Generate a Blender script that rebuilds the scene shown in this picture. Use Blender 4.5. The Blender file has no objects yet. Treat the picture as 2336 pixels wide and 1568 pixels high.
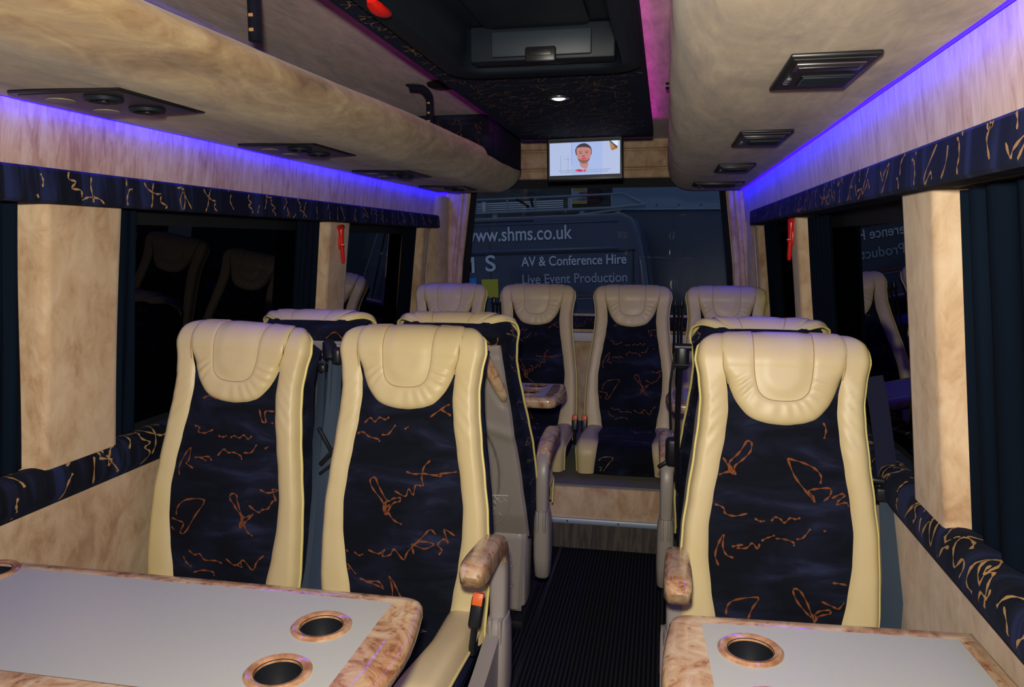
import bpy, bmesh, math, random
from mathutils import Vector, Matrix, Euler
PI = math.pi
random.seed(7)
SC = bpy.context.scene
COL = SC.collection

# ------------------------------------------------------------------ camera
cam = bpy.data.cameras.new('camera'); cam_o = bpy.data.objects.new('camera', cam); COL.objects.link(cam_o)
cam.sensor_fit = 'HORIZONTAL'; cam.sensor_width = 36.0
cam.lens = 36.0 * 1774 / 2336
cam.clip_start = 0.02
cam_o.location = (0, 0, 1.35)
cam_o.rotation_euler = (PI / 2 - math.radians(7.355), 0, math.radians(11.10))
SC.camera = cam_o
# ------------------------------------------------------------------ light / exposure
SC.view_settings.view_transform = 'Standard'
SC.view_settings.look = 'None'
SC.view_settings.gamma = 1.0
SC.view_settings.use_curve_mapping = False
SC.view_settings.exposure = 0.0
W = bpy.data.worlds.new('dusk'); SC.world = W; W.use_nodes = True
W.node_tree.nodes['Background'].inputs[0].default_value = (0.24, 0.31, 0.46, 1)
W.node_tree.nodes['Background'].inputs[1].default_value = 0.62
def add_light(name, kind, loc, power, color=(1, 1, 1), rot=(0, 0, 0), **kw):
    l = bpy.data.lights.new(name, kind); l.energy = power; l.color = color
    for k, v in kw.items(): setattr(l, k, v)
    o = bpy.data.objects.new(name, l); COL.objects.link(o); o.location = loc; o.rotation_euler = rot
    return o
# the photographer's flash, just above the lens
add_light('camera_flash', 'SPOT', (-0.01, -0.03, 1.47), 142, (1.0, 0.935, 0.81), (PI / 2 - 0.10, 0, math.radians(11.1)),
          spot_size=math.radians(168), spot_blend=1.0, shadow_soft_size=0.03)

# ------------------------------------------------------------------ helpers
def lerp(a, b, t): return a + (b - a) * t
def tab(t, pts):
    if t <= pts[0][0]: return pts[0][1]
    for (a, va), (b, vb) in zip(pts, pts[1:]):
        if t <= b:
            f = (t - a) / (b - a); f = f * f * (3 - 2 * f) * 0.5 + f * 0.5
            return va + (vb - va) * f
    return pts[-1][1]
def catmull(pts, n=5, closed=False):
    P = [Vector(p) for p in pts]
    if len(P) < 3:
        return [P[0].lerp(P[-1], i / n) for i in range(n + 1)]
    out = []; m = len(P); rng = m if closed else m - 1
    for i in range(rng):
        p0 = P[(i - 1) % m] if (closed or i > 0) else P[0] * 2 - P[1]
        p1 = P[i]; p2 = P[(i + 1) % m]
        p3 = P[(i + 2) % m] if (closed or i + 2 < m) else P[-1] * 2 - P[-2]
        for k in range(n):
            t = k / n
            out.append(0.5 * ((2 * p1) + (p2 - p0) * t + (2 * p0 - 5 * p1 + 4 * p2 - p3) * t * t + (3 * p1 - p0 - 3 * p2 + p3) * t ** 3))
    if not closed: out.append(P[-1])
    return out

class MB:
    def __init__(s): s.v = []; s.f = []; s.m = []
    def add(s, vs, fs, mi=0):
        o = len(s.v); s.v += [tuple(p) for p in vs]
        for f in fs: s.f.append(tuple(i + o for i in f)); s.m.append(mi)
    def grid(s, fn, nu, nv, mi=0, cu=False, flip=False):
        vs = [fn(i / nu, j / nv) for j in range(nv + 1) for i in range(nu + (0 if cu else 1))]
        w = nu if cu else nu + 1; fs = []
        for j in range(nv):
            for i in range(nu):
                a = j * w + i; b = j * w + (i + 1) % w; c = b + w; d = a + w
                fs.append((a, d, c, b) if flip else (a, b, c, d))
        s.add(vs, fs, mi)
    def box(s, c, size, r=0.0, mi=0, rot=None, seg=2, taper=None):
        bm = bmesh.new(); bmesh.ops.create_cube(bm, size=1.0)
        for v in bm.verts:
            tz = 1.0
            if taper and v.co.z > 0: tz = taper
            v.co = Vector((v.co.x * size[0] * tz, v.co.y * size[1] * tz, v.co.z * size[2]))
        if r > 0:
            bmesh.ops.bevel(bm, geom=list(bm.edges), offset=min(r, min(size) * 0.49), segments=seg, affect='EDGES', profile=0.5)
        M = rot.to_matrix() if rot is not None else Matrix.Identity(3)
        bm.verts.index_update()
        s.add([M @ v.co + Vector(c) for v in bm.verts], [[v.index for v in f.verts] for f in bm.faces], mi)
        bm.free()
    def tube(s, pts, r, n=8, mi=0, cap=True, sx=1.0, sy=1.0, up=None):
        P = [Vector(p) for p in pts]; rr = r if isinstance(r, (list, tuple)) else [r] * len(P)
        vs = []; prev = None
        for i, p in enumerate(P):
            t = (P[min(i + 1, len(P) - 1)] - P[max(i - 1, 0)])
            if t.length < 1e-9: t = Vector((0, 0, 1))
            t.normalize()
            if prev is None:
                u = Vector(up) if up else (Vector((0, 0, 1)) if abs(t.z) < 0.9 else Vector((1, 0, 0)))
            else: u = prev
            u = (u - t * u.dot(t))
            if u.length < 1e-6: u = t.orthogonal()
            u.normalize(); w = t.cross(u); prev = u
            for k in range(n):
                a = 2 * PI * k / n
                vs.append(p + u * math.cos(a) * rr[i] * sx + w * math.sin(a) * rr[i] * sy)
        fs = []
        for i in range(len(P) - 1):
            for k in range(n):
                a = i * n + k; b = i * n + (k + 1) % n
                fs.append((a, b, b + n, a + n))
        if cap:
            fs.append(tuple(range(n - 1, -1, -1))); fs.append(tuple((len(P) - 1) * n + k for k in range(n)))
        s.add(vs, fs, mi)
    def lathe(s, prof, c=(0, 0, 0), n=24, mi=0, sx=1, sy=1, rot=None):
        M = rot.to_matrix() if rot is not None else Matrix.Identity(3)
        vs = []
        for (r, z) in prof:
            for k in range(n):
                a = 2 * PI * k / n
                vs.append(M @ Vector((r * math.cos(a) * sx, r * math.sin(a) * sy, z)) + Vector(c))
        fs = []
        for i in range(len(prof) - 1):
            for k in range(n):
                a = i * n + k; b = i * n + (k + 1) % n
                fs.append((a, b, b + n, a + n))
        s.add(vs, fs, mi)
    def prism(s, prof, y0, y1, mi=0, cap=True, axis='Y', ny=1):
        """closed outline (x,z) extruded along Y"""
        n = len(prof); vs = []
        for j in range(ny + 1):
            y = lerp(y0, y1, j / ny)
            for (a, b) in prof:
                vs.append({'Y': (a, y, b), 'Z': (a, b, y), 'X': (y, a, b)}[axis])
        fs = []
        for j in range(ny):
            for i in range(n):
                k = (i + 1) % n
                fs.append((j * n + i, j * n + k, (j + 1) * n + k, (j + 1) * n + i))
        if cap:
            fs.append(tuple(range(n - 1, -1, -1))); fs.append(tuple(ny * n + i for i in range(n)))
        s.add(vs, fs, mi)
    def quad(s, a, b, c, d, mi=0): s.add([a, b, c, d], [(0, 1, 2, 3)], mi)
    def ribbon(s, pts2, mapf, w=0.002, mi=1, keep=None, n=4):
        """handwriting stroke: 2-D polyline mapped on a surface"""
        P = catmull([(p[0], p[1], 0) for p in pts2], n)
        run = []
        def flush(run):
            if len(run) < 2: return
            vs = []; N = len(run)
            for i in range(N):
                t = run[min(i + 1, N - 1)] - run[max(i - 1, 0)]
                if t.length < 1e-9: t = Vector((1, 0, 0))
                t.normalize(); nn = Vector((-t.y, t.x, 0)) * w * (0.6 + 0.4 * math.sin(i * 1.7))
                a = run[i] + nn; b = run[i] - nn
                vs.append(mapf(a.x, a.y)); vs.append(mapf(b.x, b.y))
            s.add(vs, [(2 * i, 2 * i + 1, 2 * i + 3, 2 * i + 2) for i in range(N - 1)], mi)
        for p in P:
            if keep is None or keep(p.x, p.y): run.append(p)
            else: flush(run); run = []
        flush(run)

def mesh_obj(name, mb, mats, parent=None, angle=40, fixn=True):
    me = bpy.data.meshes.new(name); me.from_pydata(mb.v, [], mb.f)
    if not isinstance(mats, (list, tuple)): mats = [mats]
    for m in mats: me.materials.append(m)
    for p, mi in zip(me.polygons, mb.m): p.material_index = min(mi, len(mats) - 1)
    if fixn:
        bm = bmesh.new(); bm.from_mesh(me); bmesh.ops.recalc_face_normals(bm, faces=bm.faces); bm.to_mesh(me); bm.free()
    me.polygons.foreach_set('use_smooth', [True] * len(me.polygons))
    me.set_sharp_from_angle(angle=math.radians(angle))
    me.update()
    o = bpy.data.objects.new(name, me); COL.objects.link(o)
    if parent is not None: o.parent = parent
    return o
def thing(name, label, cat, loc=(0, 0, 0), rot=(0, 0, 0), group=None):
    o = bpy.data.objects.new(name, None); COL.objects.link(o); o.location = loc; o.rotation_euler = rot
    o.empty_display_size = 0.05
    o['label'] = label; o['category'] = cat
    if group: o['group'] = group
    return o
def tag(o, label, cat, group=None, kind=None):
    o['label'] = label; o['category'] = cat
    if group: o['group'] = group
    if kind: o['kind'] = kind
    return o
def struct(name, mb, mats, label=None, cat=None, angle=40):
    o = mesh_obj(name, mb, mats, None, angle); o['kind'] = 'structure'
    o['label'] = label or name.replace('_', ' '); o['category'] = cat or name.split('_')[0]
    return o
def copy_tree(o, parent=None):
    c = o.copy(); COL.objects.link(c)
    if parent is not None: c.parent = parent
    for ch in list(o.children): copy_tree(ch, c)
    return c

# ------------------------------------------------------------------ materials
def mat(name, base=(0.5, 0.5, 0.5), rough=0.5, metal=0.0, spec=0.5, coat=0.0, sheen=0.0, emit=None, es=1.0):
    m = bpy.data.materials.new(name); m.use_nodes = True; b = m.node_tree.nodes['Principled BSDF']
    b.inputs['Base Color'].default_value = (*base, 1); b.inputs['Roughness'].default_value = rough
    b.inputs['Metallic'].default_value = metal; b.inputs['Specular IOR Level'].default_value = spec
    b.inputs['Coat Weight'].default_value = coat; b.inputs['Coat Roughness'].default_value = 0.08
    b.inputs['Sheen Weight'].default_value = sheen
    if emit: b.inputs['Emission Color'].default_value = (*emit, 1); b.inputs['Emission Strength'].default_value = es
    return m
def nodes(m): return m.node_tree.nodes, m.node_tree.links, m.node_tree.nodes['Principled BSDF']
def coords(m, scale=(1, 1, 1), rot=(0, 0, 0)):
    N, L, b = nodes(m); tc = N.new('ShaderNodeTexCoord'); mp = N.new('ShaderNodeMapping')
    mp.inputs['Scale'].default_value = scale; mp.inputs['Rotation'].default_value = rot
    L.new(tc.outputs['Object'], mp.inputs['Vector']); return mp
def noise(m, vec, sc, det=4, rough=0.6, dist=0.0):
    N, L, b = nodes(m); n = N.new('ShaderNodeTexNoise'); n.inputs['Scale'].default_value = sc
    n.inputs['Detail'].default_value = det; n.inputs['Roughness'].default_value = rough; n.inputs['Distortion'].default_value = dist
    L.new(vec.outputs[0], n.inputs['Vector']); return n
def ramp(m, src, stops, out='Fac'):
    N, L, b = nodes(m); r = N.new('ShaderNodeValToRGB'); e = r.color_ramp.elements
    while len(e) < len(stops): e.new(0.5)
    for k, (p, c) in enumerate(stops): e[k].position = p; e[k].color = (*c, 1)
    L.new(src.outputs[out], r.inputs['Fac']); return r
def bump(m, src, strength=0.2, dist=0.002, out='Fac'):
    N, L, b = nodes(m); bp = N.new('ShaderNodeBump'); bp.inputs['Strength'].default_value = strength; bp.inputs['Distance'].default_value = dist
    L.new(src.outputs[out], bp.inputs['Height']); L.new(bp.outputs[0], b.inputs['Normal']); return bp

def suede(name, scale=(1, 1, 1), cols=None, big=4.0, fine=26.0, fs=(1, 1, 1), mixf=0.45, dist=1.0, fdist=0.6):
    """brushed suede: large nap patches plus finer finger marks"""
    m = mat(name, rough=0.9, spec=0.12, sheen=0.2); N, L, b = nodes(m)
    cols = cols or [(0.40, 0.24, 0.13), (0.53, 0.36, 0.215), (0.61, 0.44, 0.28), (0.69, 0.54, 0.37)]
    n = noise(m, coords(m, scale), big, 4, 0.6, dist); f = noise(m, coords(m, fs), fine, 4, 0.65, fdist)
    mx = N.new('ShaderNodeMix'); mx.inputs['Factor'].default_value = mixf
    L.new(n.outputs['Fac'], mx.inputs['A']); L.new(f.outputs['Fac'], mx.inputs['B'])
    r = ramp(m, mx, [(0.36, cols[0]), (0.46, cols[1]), (0.54, cols[2]), (0.66, cols[3])], 'Result')
    L.new(r.outputs[0], b.inputs['Base Color'])
    n2 = noise(m, coords(m), 260, 2); bump(m, n2, 0.25, 0.001); return m
SUEDE = suede('suede_wall', (1, 1, .8), fine=17, fs=(1.2, 1.2, .7), mixf=.5)
SUEDE_HEAD = suede('suede_header', (1, 1, 1), [(0.36, 0.20, 0.13), (0.50, 0.32, 0.21), (0.58, 0.41, 0.29), (0.68, 0.53, 0.40)], fine=20, fs=(1, 2.2, .45), mixf=.6)
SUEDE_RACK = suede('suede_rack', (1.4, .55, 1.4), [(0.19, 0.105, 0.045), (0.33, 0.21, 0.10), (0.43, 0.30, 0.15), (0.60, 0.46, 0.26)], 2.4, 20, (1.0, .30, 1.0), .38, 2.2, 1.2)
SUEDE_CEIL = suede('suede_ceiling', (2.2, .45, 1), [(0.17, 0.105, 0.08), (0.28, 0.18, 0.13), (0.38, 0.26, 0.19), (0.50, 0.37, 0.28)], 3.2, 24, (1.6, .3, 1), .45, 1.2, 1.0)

LEATHER = mat('cream_leather', (0.63, 0.53, 0.325), 0.42, spec=0.35)
_n = noise(LEATHER, coords(LEATHER), 420, 2); bump(LEATHER, _n, 0.12, 0.0006)
_N, _L, _b = nodes(LEATHER); _n3 = noise(LEATHER, coords(LEATHER), 6, 3)
_r = ramp(LEATHER, _n3, [(0.3, (0.60, 0.475, 0.215)), (0.7, (0.65, 0.53, 0.265))]); _L.new(_r.outputs[0], _b.inputs['Base Color'])
SEAM = mat('seam_thread', (0.40, 0.25, 0.10), 0.7)
PIPING = mat('yellow_piping', (0.70, 0.60, 0.20), 0.45)
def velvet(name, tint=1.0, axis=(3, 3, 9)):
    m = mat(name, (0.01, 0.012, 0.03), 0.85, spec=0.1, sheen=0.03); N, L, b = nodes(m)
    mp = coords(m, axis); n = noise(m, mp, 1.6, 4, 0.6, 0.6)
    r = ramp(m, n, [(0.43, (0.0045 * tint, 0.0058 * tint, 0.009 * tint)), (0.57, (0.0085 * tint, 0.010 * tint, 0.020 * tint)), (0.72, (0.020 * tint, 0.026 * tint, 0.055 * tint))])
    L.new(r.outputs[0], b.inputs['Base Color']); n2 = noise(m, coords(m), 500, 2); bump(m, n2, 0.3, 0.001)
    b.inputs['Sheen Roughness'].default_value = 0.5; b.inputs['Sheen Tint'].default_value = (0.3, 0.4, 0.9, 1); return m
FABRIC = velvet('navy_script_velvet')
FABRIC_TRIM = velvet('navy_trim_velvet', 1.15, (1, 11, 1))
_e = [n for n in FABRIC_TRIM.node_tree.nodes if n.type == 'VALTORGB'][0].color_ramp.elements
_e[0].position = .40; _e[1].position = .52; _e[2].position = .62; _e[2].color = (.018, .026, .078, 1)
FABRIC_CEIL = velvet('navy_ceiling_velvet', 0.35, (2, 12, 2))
STROKE = mat('rust_script', (0.19, 0.060, 0.018), 0.8, spec=0.1)
GOLD = mat('gold_script', (0.42, 0.25, 0.105), 0.8, spec=0.1)
PLASTIC = mat('taupe_plastic', (0.29, 0.255, 0.215), 0.38, spec=0.45)
_n = noise(PLASTIC, coords(PLASTIC), 600, 2); bump(PLASTIC, _n, 0.08, 0.0005)
PLASTIC_D = mat('taupe_plastic_recess', (0.21, 0.185, 0.158), 0.45, spec=0.4)
BLACK = mat('black_plastic', (0.009, 0.010, 0.012), 0.38, spec=.4)
BLACK_M = mat('black_matte', (0.009, 0.0095, 0.011), 0.7, spec=0.3)
HATCHM = mat('black_hatch_plastic', (0.008, 0.013, 0.021), 0.5, spec=0.25)
BELT = mat('navy_belt_webbing', (0.030, 0.047, 0.074), 0.6, spec=0.15)
_w = noise(BELT, coords(BELT, (700, 30, 30)), 1, 1); bump(BELT, _w, 0.3, 0.0006)
ORANGE = mat('orange_button', (0.75, 0.13, 0.02), 0.4)
RED = mat('red_plastic', (0.68, 0.012, 0.008), 0.3)
CHROME = mat('brushed_metal', (0.62, 0.66, 0.72), 0.28, 1.0)
WHITE = mat('white_plastic', (0.6, 0.58, 0.54), 0.5)
BURL = mat('burl_lacquer', rough=0.22, coat=0.7); _N, _L, _b = nodes(BURL)
_mp = coords(BURL, (1, 1, 1)); _n = noise(BURL, _mp, 13, 6, 0.68, 1.8)
_r = ramp(BURL, _n, [(0.30, (0.15, 0.045, 0.015)), (0.40, (0.36, 0.17, 0.075)), (0.49, (0.50, 0.31, 0.155)), (0.64, (0.60, 0.45, 0.265))])
_v = _N.new('ShaderNodeTexVoronoi'); _v.inputs['Scale'].default_value = 46; _L.new(_mp.outputs[0], _v.inputs['Vector'])
_rv = ramp(BURL, _v, [(0.10, (0.33, 0.16, 0.08)), (0.24, (1, 1, 1))], 'Distance')
_mx = _N.new('ShaderNodeMix'); _mx.data_type = 'RGBA'; _mx.blend_type = 'MULTIPLY'; _mx.inputs['Factor'].default_value = 0.6
_L.new(_r.outputs[0], _mx.inputs['A']); _L.new(_rv.outputs[0], _mx.inputs['B']); _L.new(_mx.outputs['Result'], _b.inputs['Base Color'])
BURL_RING = mat('burl_ring_lacquer', (0.46, 0.235, 0.115), 0.18, coat=0.8); _n = noise(BURL_RING, coords(BURL_RING), 40, 4)
_N, _L, _b = nodes(BURL_RING); _r = ramp(BURL_RING, _n, [(0.35, (0.27, 0.11, 0.045)), (0.65, (0.50, 0.29, 0.15))]); _L.new(_r.outputs[0], _b.inputs['Base Color'])
TABLETOP = mat('pale_laminate', (0.42, 0.43, 0.335), 0.4, spec=0.35)
CARPET = mat('ribbed_black_carpet', (0.01, 0.011, 0.014), 0.95, spec=0.1); _N, _L, _b = nodes(CARPET)
_mp = coords(CARPET, (1, 1, 1)); _wv = _N.new('ShaderNodeTexWave'); _wv.bands_direction = 'X'; _wv.inputs['Scale'].default_value = 22; _wv.inputs['Distortion'].default_value = 0.25
_L.new(_mp.outputs[0], _wv.inputs['Vector']); _r = ramp(CARPET, _wv, [(0.35, (0.0045, 0.005, 0.006)), (0.8, (0.021, 0.023, 0.03))]); _L.new(_r.outputs[0], _b.inputs['Base Color'])
bump(CARPET, _wv, 0.6, 0.004)
GREYCARPET = mat('grey_carpet', (0.20, 0.19, 0.155), 0.95, spec=0.1); _n = noise(GREYCARPET, coords(GREYCARPET), 300, 3); bump(GREYCARPET, _n, 0.5, 0.002)
WOOD = mat('dark_wood_laminate', (0.06, 0.05, 0.04), 0.55); _N, _L, _b = nodes(WOOD); _n = noise(WOOD, coords(WOOD, (9, 3, 0.8)), 5, 4, 0.6, 1.2)
_r = ramp(WOOD, _n, [(0.35, (0.035, 0.028, 0.023)), (0.65, (0.11, 0.09, 0.075))]); _L.new(_r.outputs[0], _b.inputs['Base Color'])
CURTAIN = mat('dark_blue_curtain', (0.0045, 0.009, 0.018), 0.9, spec=0.03)
def emis(name, c, s): return mat(name, (0.02, 0.02, 0.02), 0.5, emit=c, es=s)
LED_BLUE = emis('blue_led', (0.002, 0.0, 1.0), 42.0)
LED_PINK = emis('magenta_led', (0.52, 0.002, 0.60), 9)
def glass(name, tint, gloss=1.0, ior=1.5):
    m = bpy.data.materials.new(name); m.use_nodes = True; N = m.node_tree.nodes; L = m.node_tree.links
    for n in list(N):
        if n.type != 'OUTPUT_MATERIAL': N.remove(n)
    out = [n for n in N if n.type == 'OUTPUT_MATERIAL'][0]
    t = N.new('ShaderNodeBsdfTransparent'); t.inputs[0].default_value = (*tint, 1)
    g = N.new('ShaderNodeBsdfGlossy'); g.inputs['Roughness'].default_value = 0.0; g.inputs['Color'].default_value = (gloss, gloss, gloss, 1)
    f = N.new('ShaderNodeFresnel'); f.inputs['IOR'].default_value = ior; mx = N.new('ShaderNodeMixShader')
    L.new(f.outputs[0], mx.inputs[0]); L.new(t.outputs[0], mx.inputs[1]); L.new(g.outputs[0], mx.inputs[2]); L.new(mx.outputs[0], out.inputs[0]); return m
GLASS_SIDE = glass('privacy_glass', (0.02, 0.022, 0.026), 0.45)
GLASS_REAR = glass('rear_glass', (0.72, 0.74, 0.80), 0.5)

# ------------------------------------------------------------------ handwriting strokes (pixels of their own little sheets -> metres)
def conv(strokes, cx, kx, y0, z0, kz): return [[((x - cx) * kx, z0 - (y - y0) * kz) for x, y in s] for s in strokes]
RAW1 = [[(315,1020),(310,970),(340,900),(370,860),(365,930),(350,950),(395,970)],[(400,910),(430,905),(470,920),(440,905),(480,895),(500,915)],
 [(530,885),(560,845),(590,860),(620,855),(660,870),(668,890)],[(675,850),(715,845),(740,800)],[(785,818),(802,806)],
 [(380,735),(410,740),(405,765),(440,770),(490,745)],[(520,775),(545,780),(570,770)],[(590,780),(610,765),(640,775),(665,755),(690,775),(710,755)],
 [(735,610),(755,670),(775,675),(765,620),(800,615),(835,620),(825,660),(805,680)],[(835,660),(880,650),(860,690)],
 [(410,580),(450,560),(490,575),(440,500),(410,490)],
 [(315,1245),(320,1200),(370,1150),(475,1140),(430,1230),(375,1335),(345,1335),(365,1285),(330,1275),(275,1270),(280,1310),(310,1335)],
 [(625,1080),(620,1110),(650,1150),(685,1190),(690,1210)],[(625,1080),(655,1085),(665,1130),(700,1200),(735,1190),(755,1180),(730,1210),(705,1240),(685,1265),(690,1220),(700,1200)],
 [(700,1205),(695,1250),(712,1225),(690,1240)],[(705,1240),(730,1280),(760,1300)],[(725,1135),(780,1165),(800,1150),(830,1140),(850,1100),(870,1090)],[(780,1040),(820,1055),(870,1040),(845,1035),(865,1090)],
 [(405,1430),(440,1450),(470,1440),(500,1470),(560,1465),(600,1475)],[(620,1445),(670,1475),(700,1455),(710,1480),(690,1470),(720,1440),(770,1490),(790,1440),(825,1400)],
 [(375,1470),(390,1500),(425,1520)],[(440,1550),(490,1530),(550,1530),(560,1550)]]
RAW2 = [[(1300,685),(1345,680)],[(1370,690),(1400,660),(1425,680),(1450,655),(1480,665),(1500,650)],[(1465,745),(1500,740),(1535,690)],[(1582,710),(1602,696)],
 [(1310,780),(1340,745),(1370,740),(1400,760),(1450,770),(1455,785)],[(1250,830),(1270,800),(1290,810)],
 [(1440,970),(1415,985),(1430,1030),(1480,1090),(1500,1140)],[(1440,970),(1470,1030),(1510,1090),(1540,1075),(1575,1070),(1570,1090),(1540,1100),(1510,1150),(1495,1160),(1490,1110),(1515,1090)],
 [(1500,1100),(1505,1165),(1520,1110),(1490,1150)],[(1510,1150),(1545,1190),(1585,1208)],[(1545,1035),(1600,1060),(1615,1020),(1640,1050),(1650,1000),(1680,1000)],
 [(1600,930),(1640,940),(1690,935),(1740,940),(1780,930),(1770,945),(1745,940)],[(1720,865),(1690,900),(1680,960),(1690,1000)],[(1780,930),(1850,920)],
 [(1185,1050),(1245,1045),(1215,1120),(1185,1195)],[(1185,1355),(1215,1365),(1230,1350),(1255,1375),(1280,1370),(1305,1385)],[(1340,1380),(1365,1395),(1388,1385)],
 [(1415,1360),(1470,1375),(1500,1350),(1490,1385),(1530,1375),(1550,1345),(1600,1395),(1620,1350),(1690,1270),(1730,1225),(1760,1250)],
 [(1650,1360),(1640,1310),(1700,1330),(1750,1300),(1690,1290),(1650,1310)],[(1775,1355),(1790,1330),(1770,1300),(1800,1270),(1820,1290),(1800,1220),(1850,1250)],
 [(1195,1500),(1230,1470),(1300,1470),(1310,1485)],[(1300,1450),(1350,1500)],[(1370,1520),(1420,1530),(1470,1525),(1495,1550)],
 [(1540,1640),(1545,1560),(1525,1490),(1560,1540),(1590,1600)],[(1710,640),(1760,600),(1800,575),(1840,600)],[(1760,600),(1800,625),(1830,650),(1835,620)],[(1400,1530),(1460,1545),(1500,1560)],[(1620,1650),(1680,1660),(1700,1690),(1740,1670)],
 [(1350,1760),(1400,1720),(1440,1740),(1420,1790),(1470,1800)]]
RAW3 = [[(600,820),(625,830),(620,880),(580,930),(535,975),(540,1020),(515,1010),(480,1015),(420,1050)],[(600,820),(560,890),(515,940),(505,970),(520,985)],[(440,910),(480,940),(515,1010)],[(500,960),(530,1010),(515,975),(500,1010),(535,1000)],
 [(820,910),(900,930),(965,960),(1000,1000),(998,1045)],[(820,910),(860,1010),(920,1090),(970,1150),(960,1120),(935,1090),(980,1075),(1050,1070),(1050,1110),(1015,1145)],
 [(1060,1125),(1110,1100),(1130,1110),(1095,1140),(1090,1160),(1140,1150),(1160,1200)],[(395,1265),(410,1220),(440,1205),(480,1220),(490,1250),(540,1260),(610,1240)],[(650,1265),(680,1280),(705,1275)],
 [(740,1275),(760,1250),(790,1260),(810,1280),(840,1250),(870,1255),(895,1245)],[(875,1370),(910,1360),(950,1305)],[(1020,1315),(1035,1310)],[(690,1395),(720,1375),(760,1355)],[(765,1375),(810,1375),(860,1390),(865,1410)],
 [(460,1560),(440,1500),(460,1420),(485,1375),(480,1440),(500,1490),(540,1505)],[(530,1440),(560,1430),(590,1420),(560,1445),(610,1440),(640,1410),(670,1440),(680,1410)],[(1010,700),(1025,740),(1015,790)]]
RAW3B = [[(580,530),(590,470),(640,430),(765,405),(735,470),(710,540)],[(975,330),(965,350),(990,410),(1050,480),(1075,500)],[(975,330),(1010,350),(1050,420),(1080,490),(1115,460),(1175,450),(1180,470),(1120,490),(1090,530)],
 [(1130,400),(1200,430),(1230,440),(1270,390),(1300,350)],[(1190,285),(1240,290),(1300,300),(1310,270)],[(1080,480),(1090,530),(1100,490)]]
PAT1 = conv(RAW1, 575, 0.00052, 600, 0.925, 0.000475)
PAT2 = conv(RAW2, 1580, 0.00052, 620, 0.925, 0.000475)
PAT3 = conv(RAW3, 790, 0.00041, 740, 0.925, 0.000395) + conv(RAW3B, 883, 0.000382, 0, 0.69, 0.00038)
MOTIFS = [conv([RAW1[0], RAW1[1]], 400, 0.0005, 940, 0, 0.0005), conv(RAW1[2:5], 660, 0.0005, 850, 0, 0.0005), conv(RAW1[5:8], 550, 0.0005, 760, 0, 0.0005),
          conv(RAW1[11:12], 370, 0.0005, 1230, 0, 0.0005), conv(RAW1[12:18], 740, 0.0005, 1170, 0, 0.0005), conv(RAW2[17:20], 1650, 0.0005, 1310, 0, 0.0005),
          conv(RAW1[18:20], 620, 0.0005, 1450, 0, 0.0005), conv(RAW2[10:13], 1650, 0.0005, 980, 0, 0.0005)]
def scatter(mb, mapf, u0, u1, v0, v1, step, w=0.002, mi=1, sc=1.0, rng=None, ang=None, sv=None):
    """repeat the handwriting motifs over a surface patch"""
    rng = rng or random.Random(3); u = u0 + step * 0.3; sv = sv or step
    k = 0
    while u < u1:
        v = v0 + (0.25 + 0.5 * (k % 2)) * min(sv, v1 - v0); k += 1
        while v < v1 + 0.001:
            mo = rng.choice(MOTIFS); a = (ang if ang is not None else 0) + rng.uniform(-0.3, 0.3) + rng.choice([0, PI])
            ca, sa = math.cos(a), math.sin(a); du = rng.uniform(-.2, .2) * step; dv = rng.uniform(-.2, .2) * min(sv, v1 - v0)
            for st in mo:
                mb.ribbon([(u + du + sc * (x * ca - y * sa), v + dv + sc * (x * sa + y * ca)) for x, y in st], mapf, w, mi,
                          keep=lambda a, b: u0 <= a <= u1 and v0 <= b <= v1)
            v += sv
        u += step

# ------------------------------------------------------------------ the cabin shell
YB, YE = -1.7, 4.62
def XL(z): return -1.335 - (1.45 - z) * 0.10
def XR(z): return 0.456 + (1.45 - z) * 0.10
mb = MB(); mb.box((-0.45, (YB + 3.34) / 2, -0.03), (2.2, 3.34 - YB, 0.06)); floor = struct('floor', mb, CARPET, 'black ribbed carpet floor of the minibus aisle', 'floor')
mb = MB(); mb.box((-0.425, 0.85, 0.002), (0.008, 5.0, 0.006)); mb.box((0.02, 0.85, 0.002), (0.008, 5.0, 0.006))
struct('trim_1', mb, mat('edge_strip', (.12, .13, .14), .4, 1.0), 'thin metal strips edging the aisle carpet', 'trim')
# raised rear platform with wood kickboard, metal nosing, suede riser
mb = MB(); mb.box((-0.45, 3.99, 0.143), (2.2, 1.30, 0.286)); struct('platform_rear', mb, GREYCARPET, 'grey carpeted platform under the back row', 'platform')
mb = MB(); mb.box((-0.45, 3.329, 0.058), (2.2, 0.02, 0.116)); struct('trim_2', mb, WOOD, 'dark wood kickboard below the rear step', 'trim')
mb = MB(); mb.box((-0.45, 3.326, 0.126), (2.2, 0.03, 0.024), 0.003)
for i in range(9): mb.lathe([(0.004, 0), (0.003, 0.002), (0, 0.002)], (-1.3 + i * 0.225, 3.311, 0.126), 8, 1, rot=Euler((PI / 2, 0, 0)))
struct('trim_3', mb, [mat('nosing_aluminium', (.42, .50, .62), .5, .6), BLACK], 'bright metal nosing with screws across the rear step', 'trim')
mb = MB(); mb.box((-0.45, 3.332, 0.207), (2.2, 0.016, 0.144), 0.004); struct('trim_4', mb, SUEDE, 'tan suede riser under the back row', 'trim')

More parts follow.
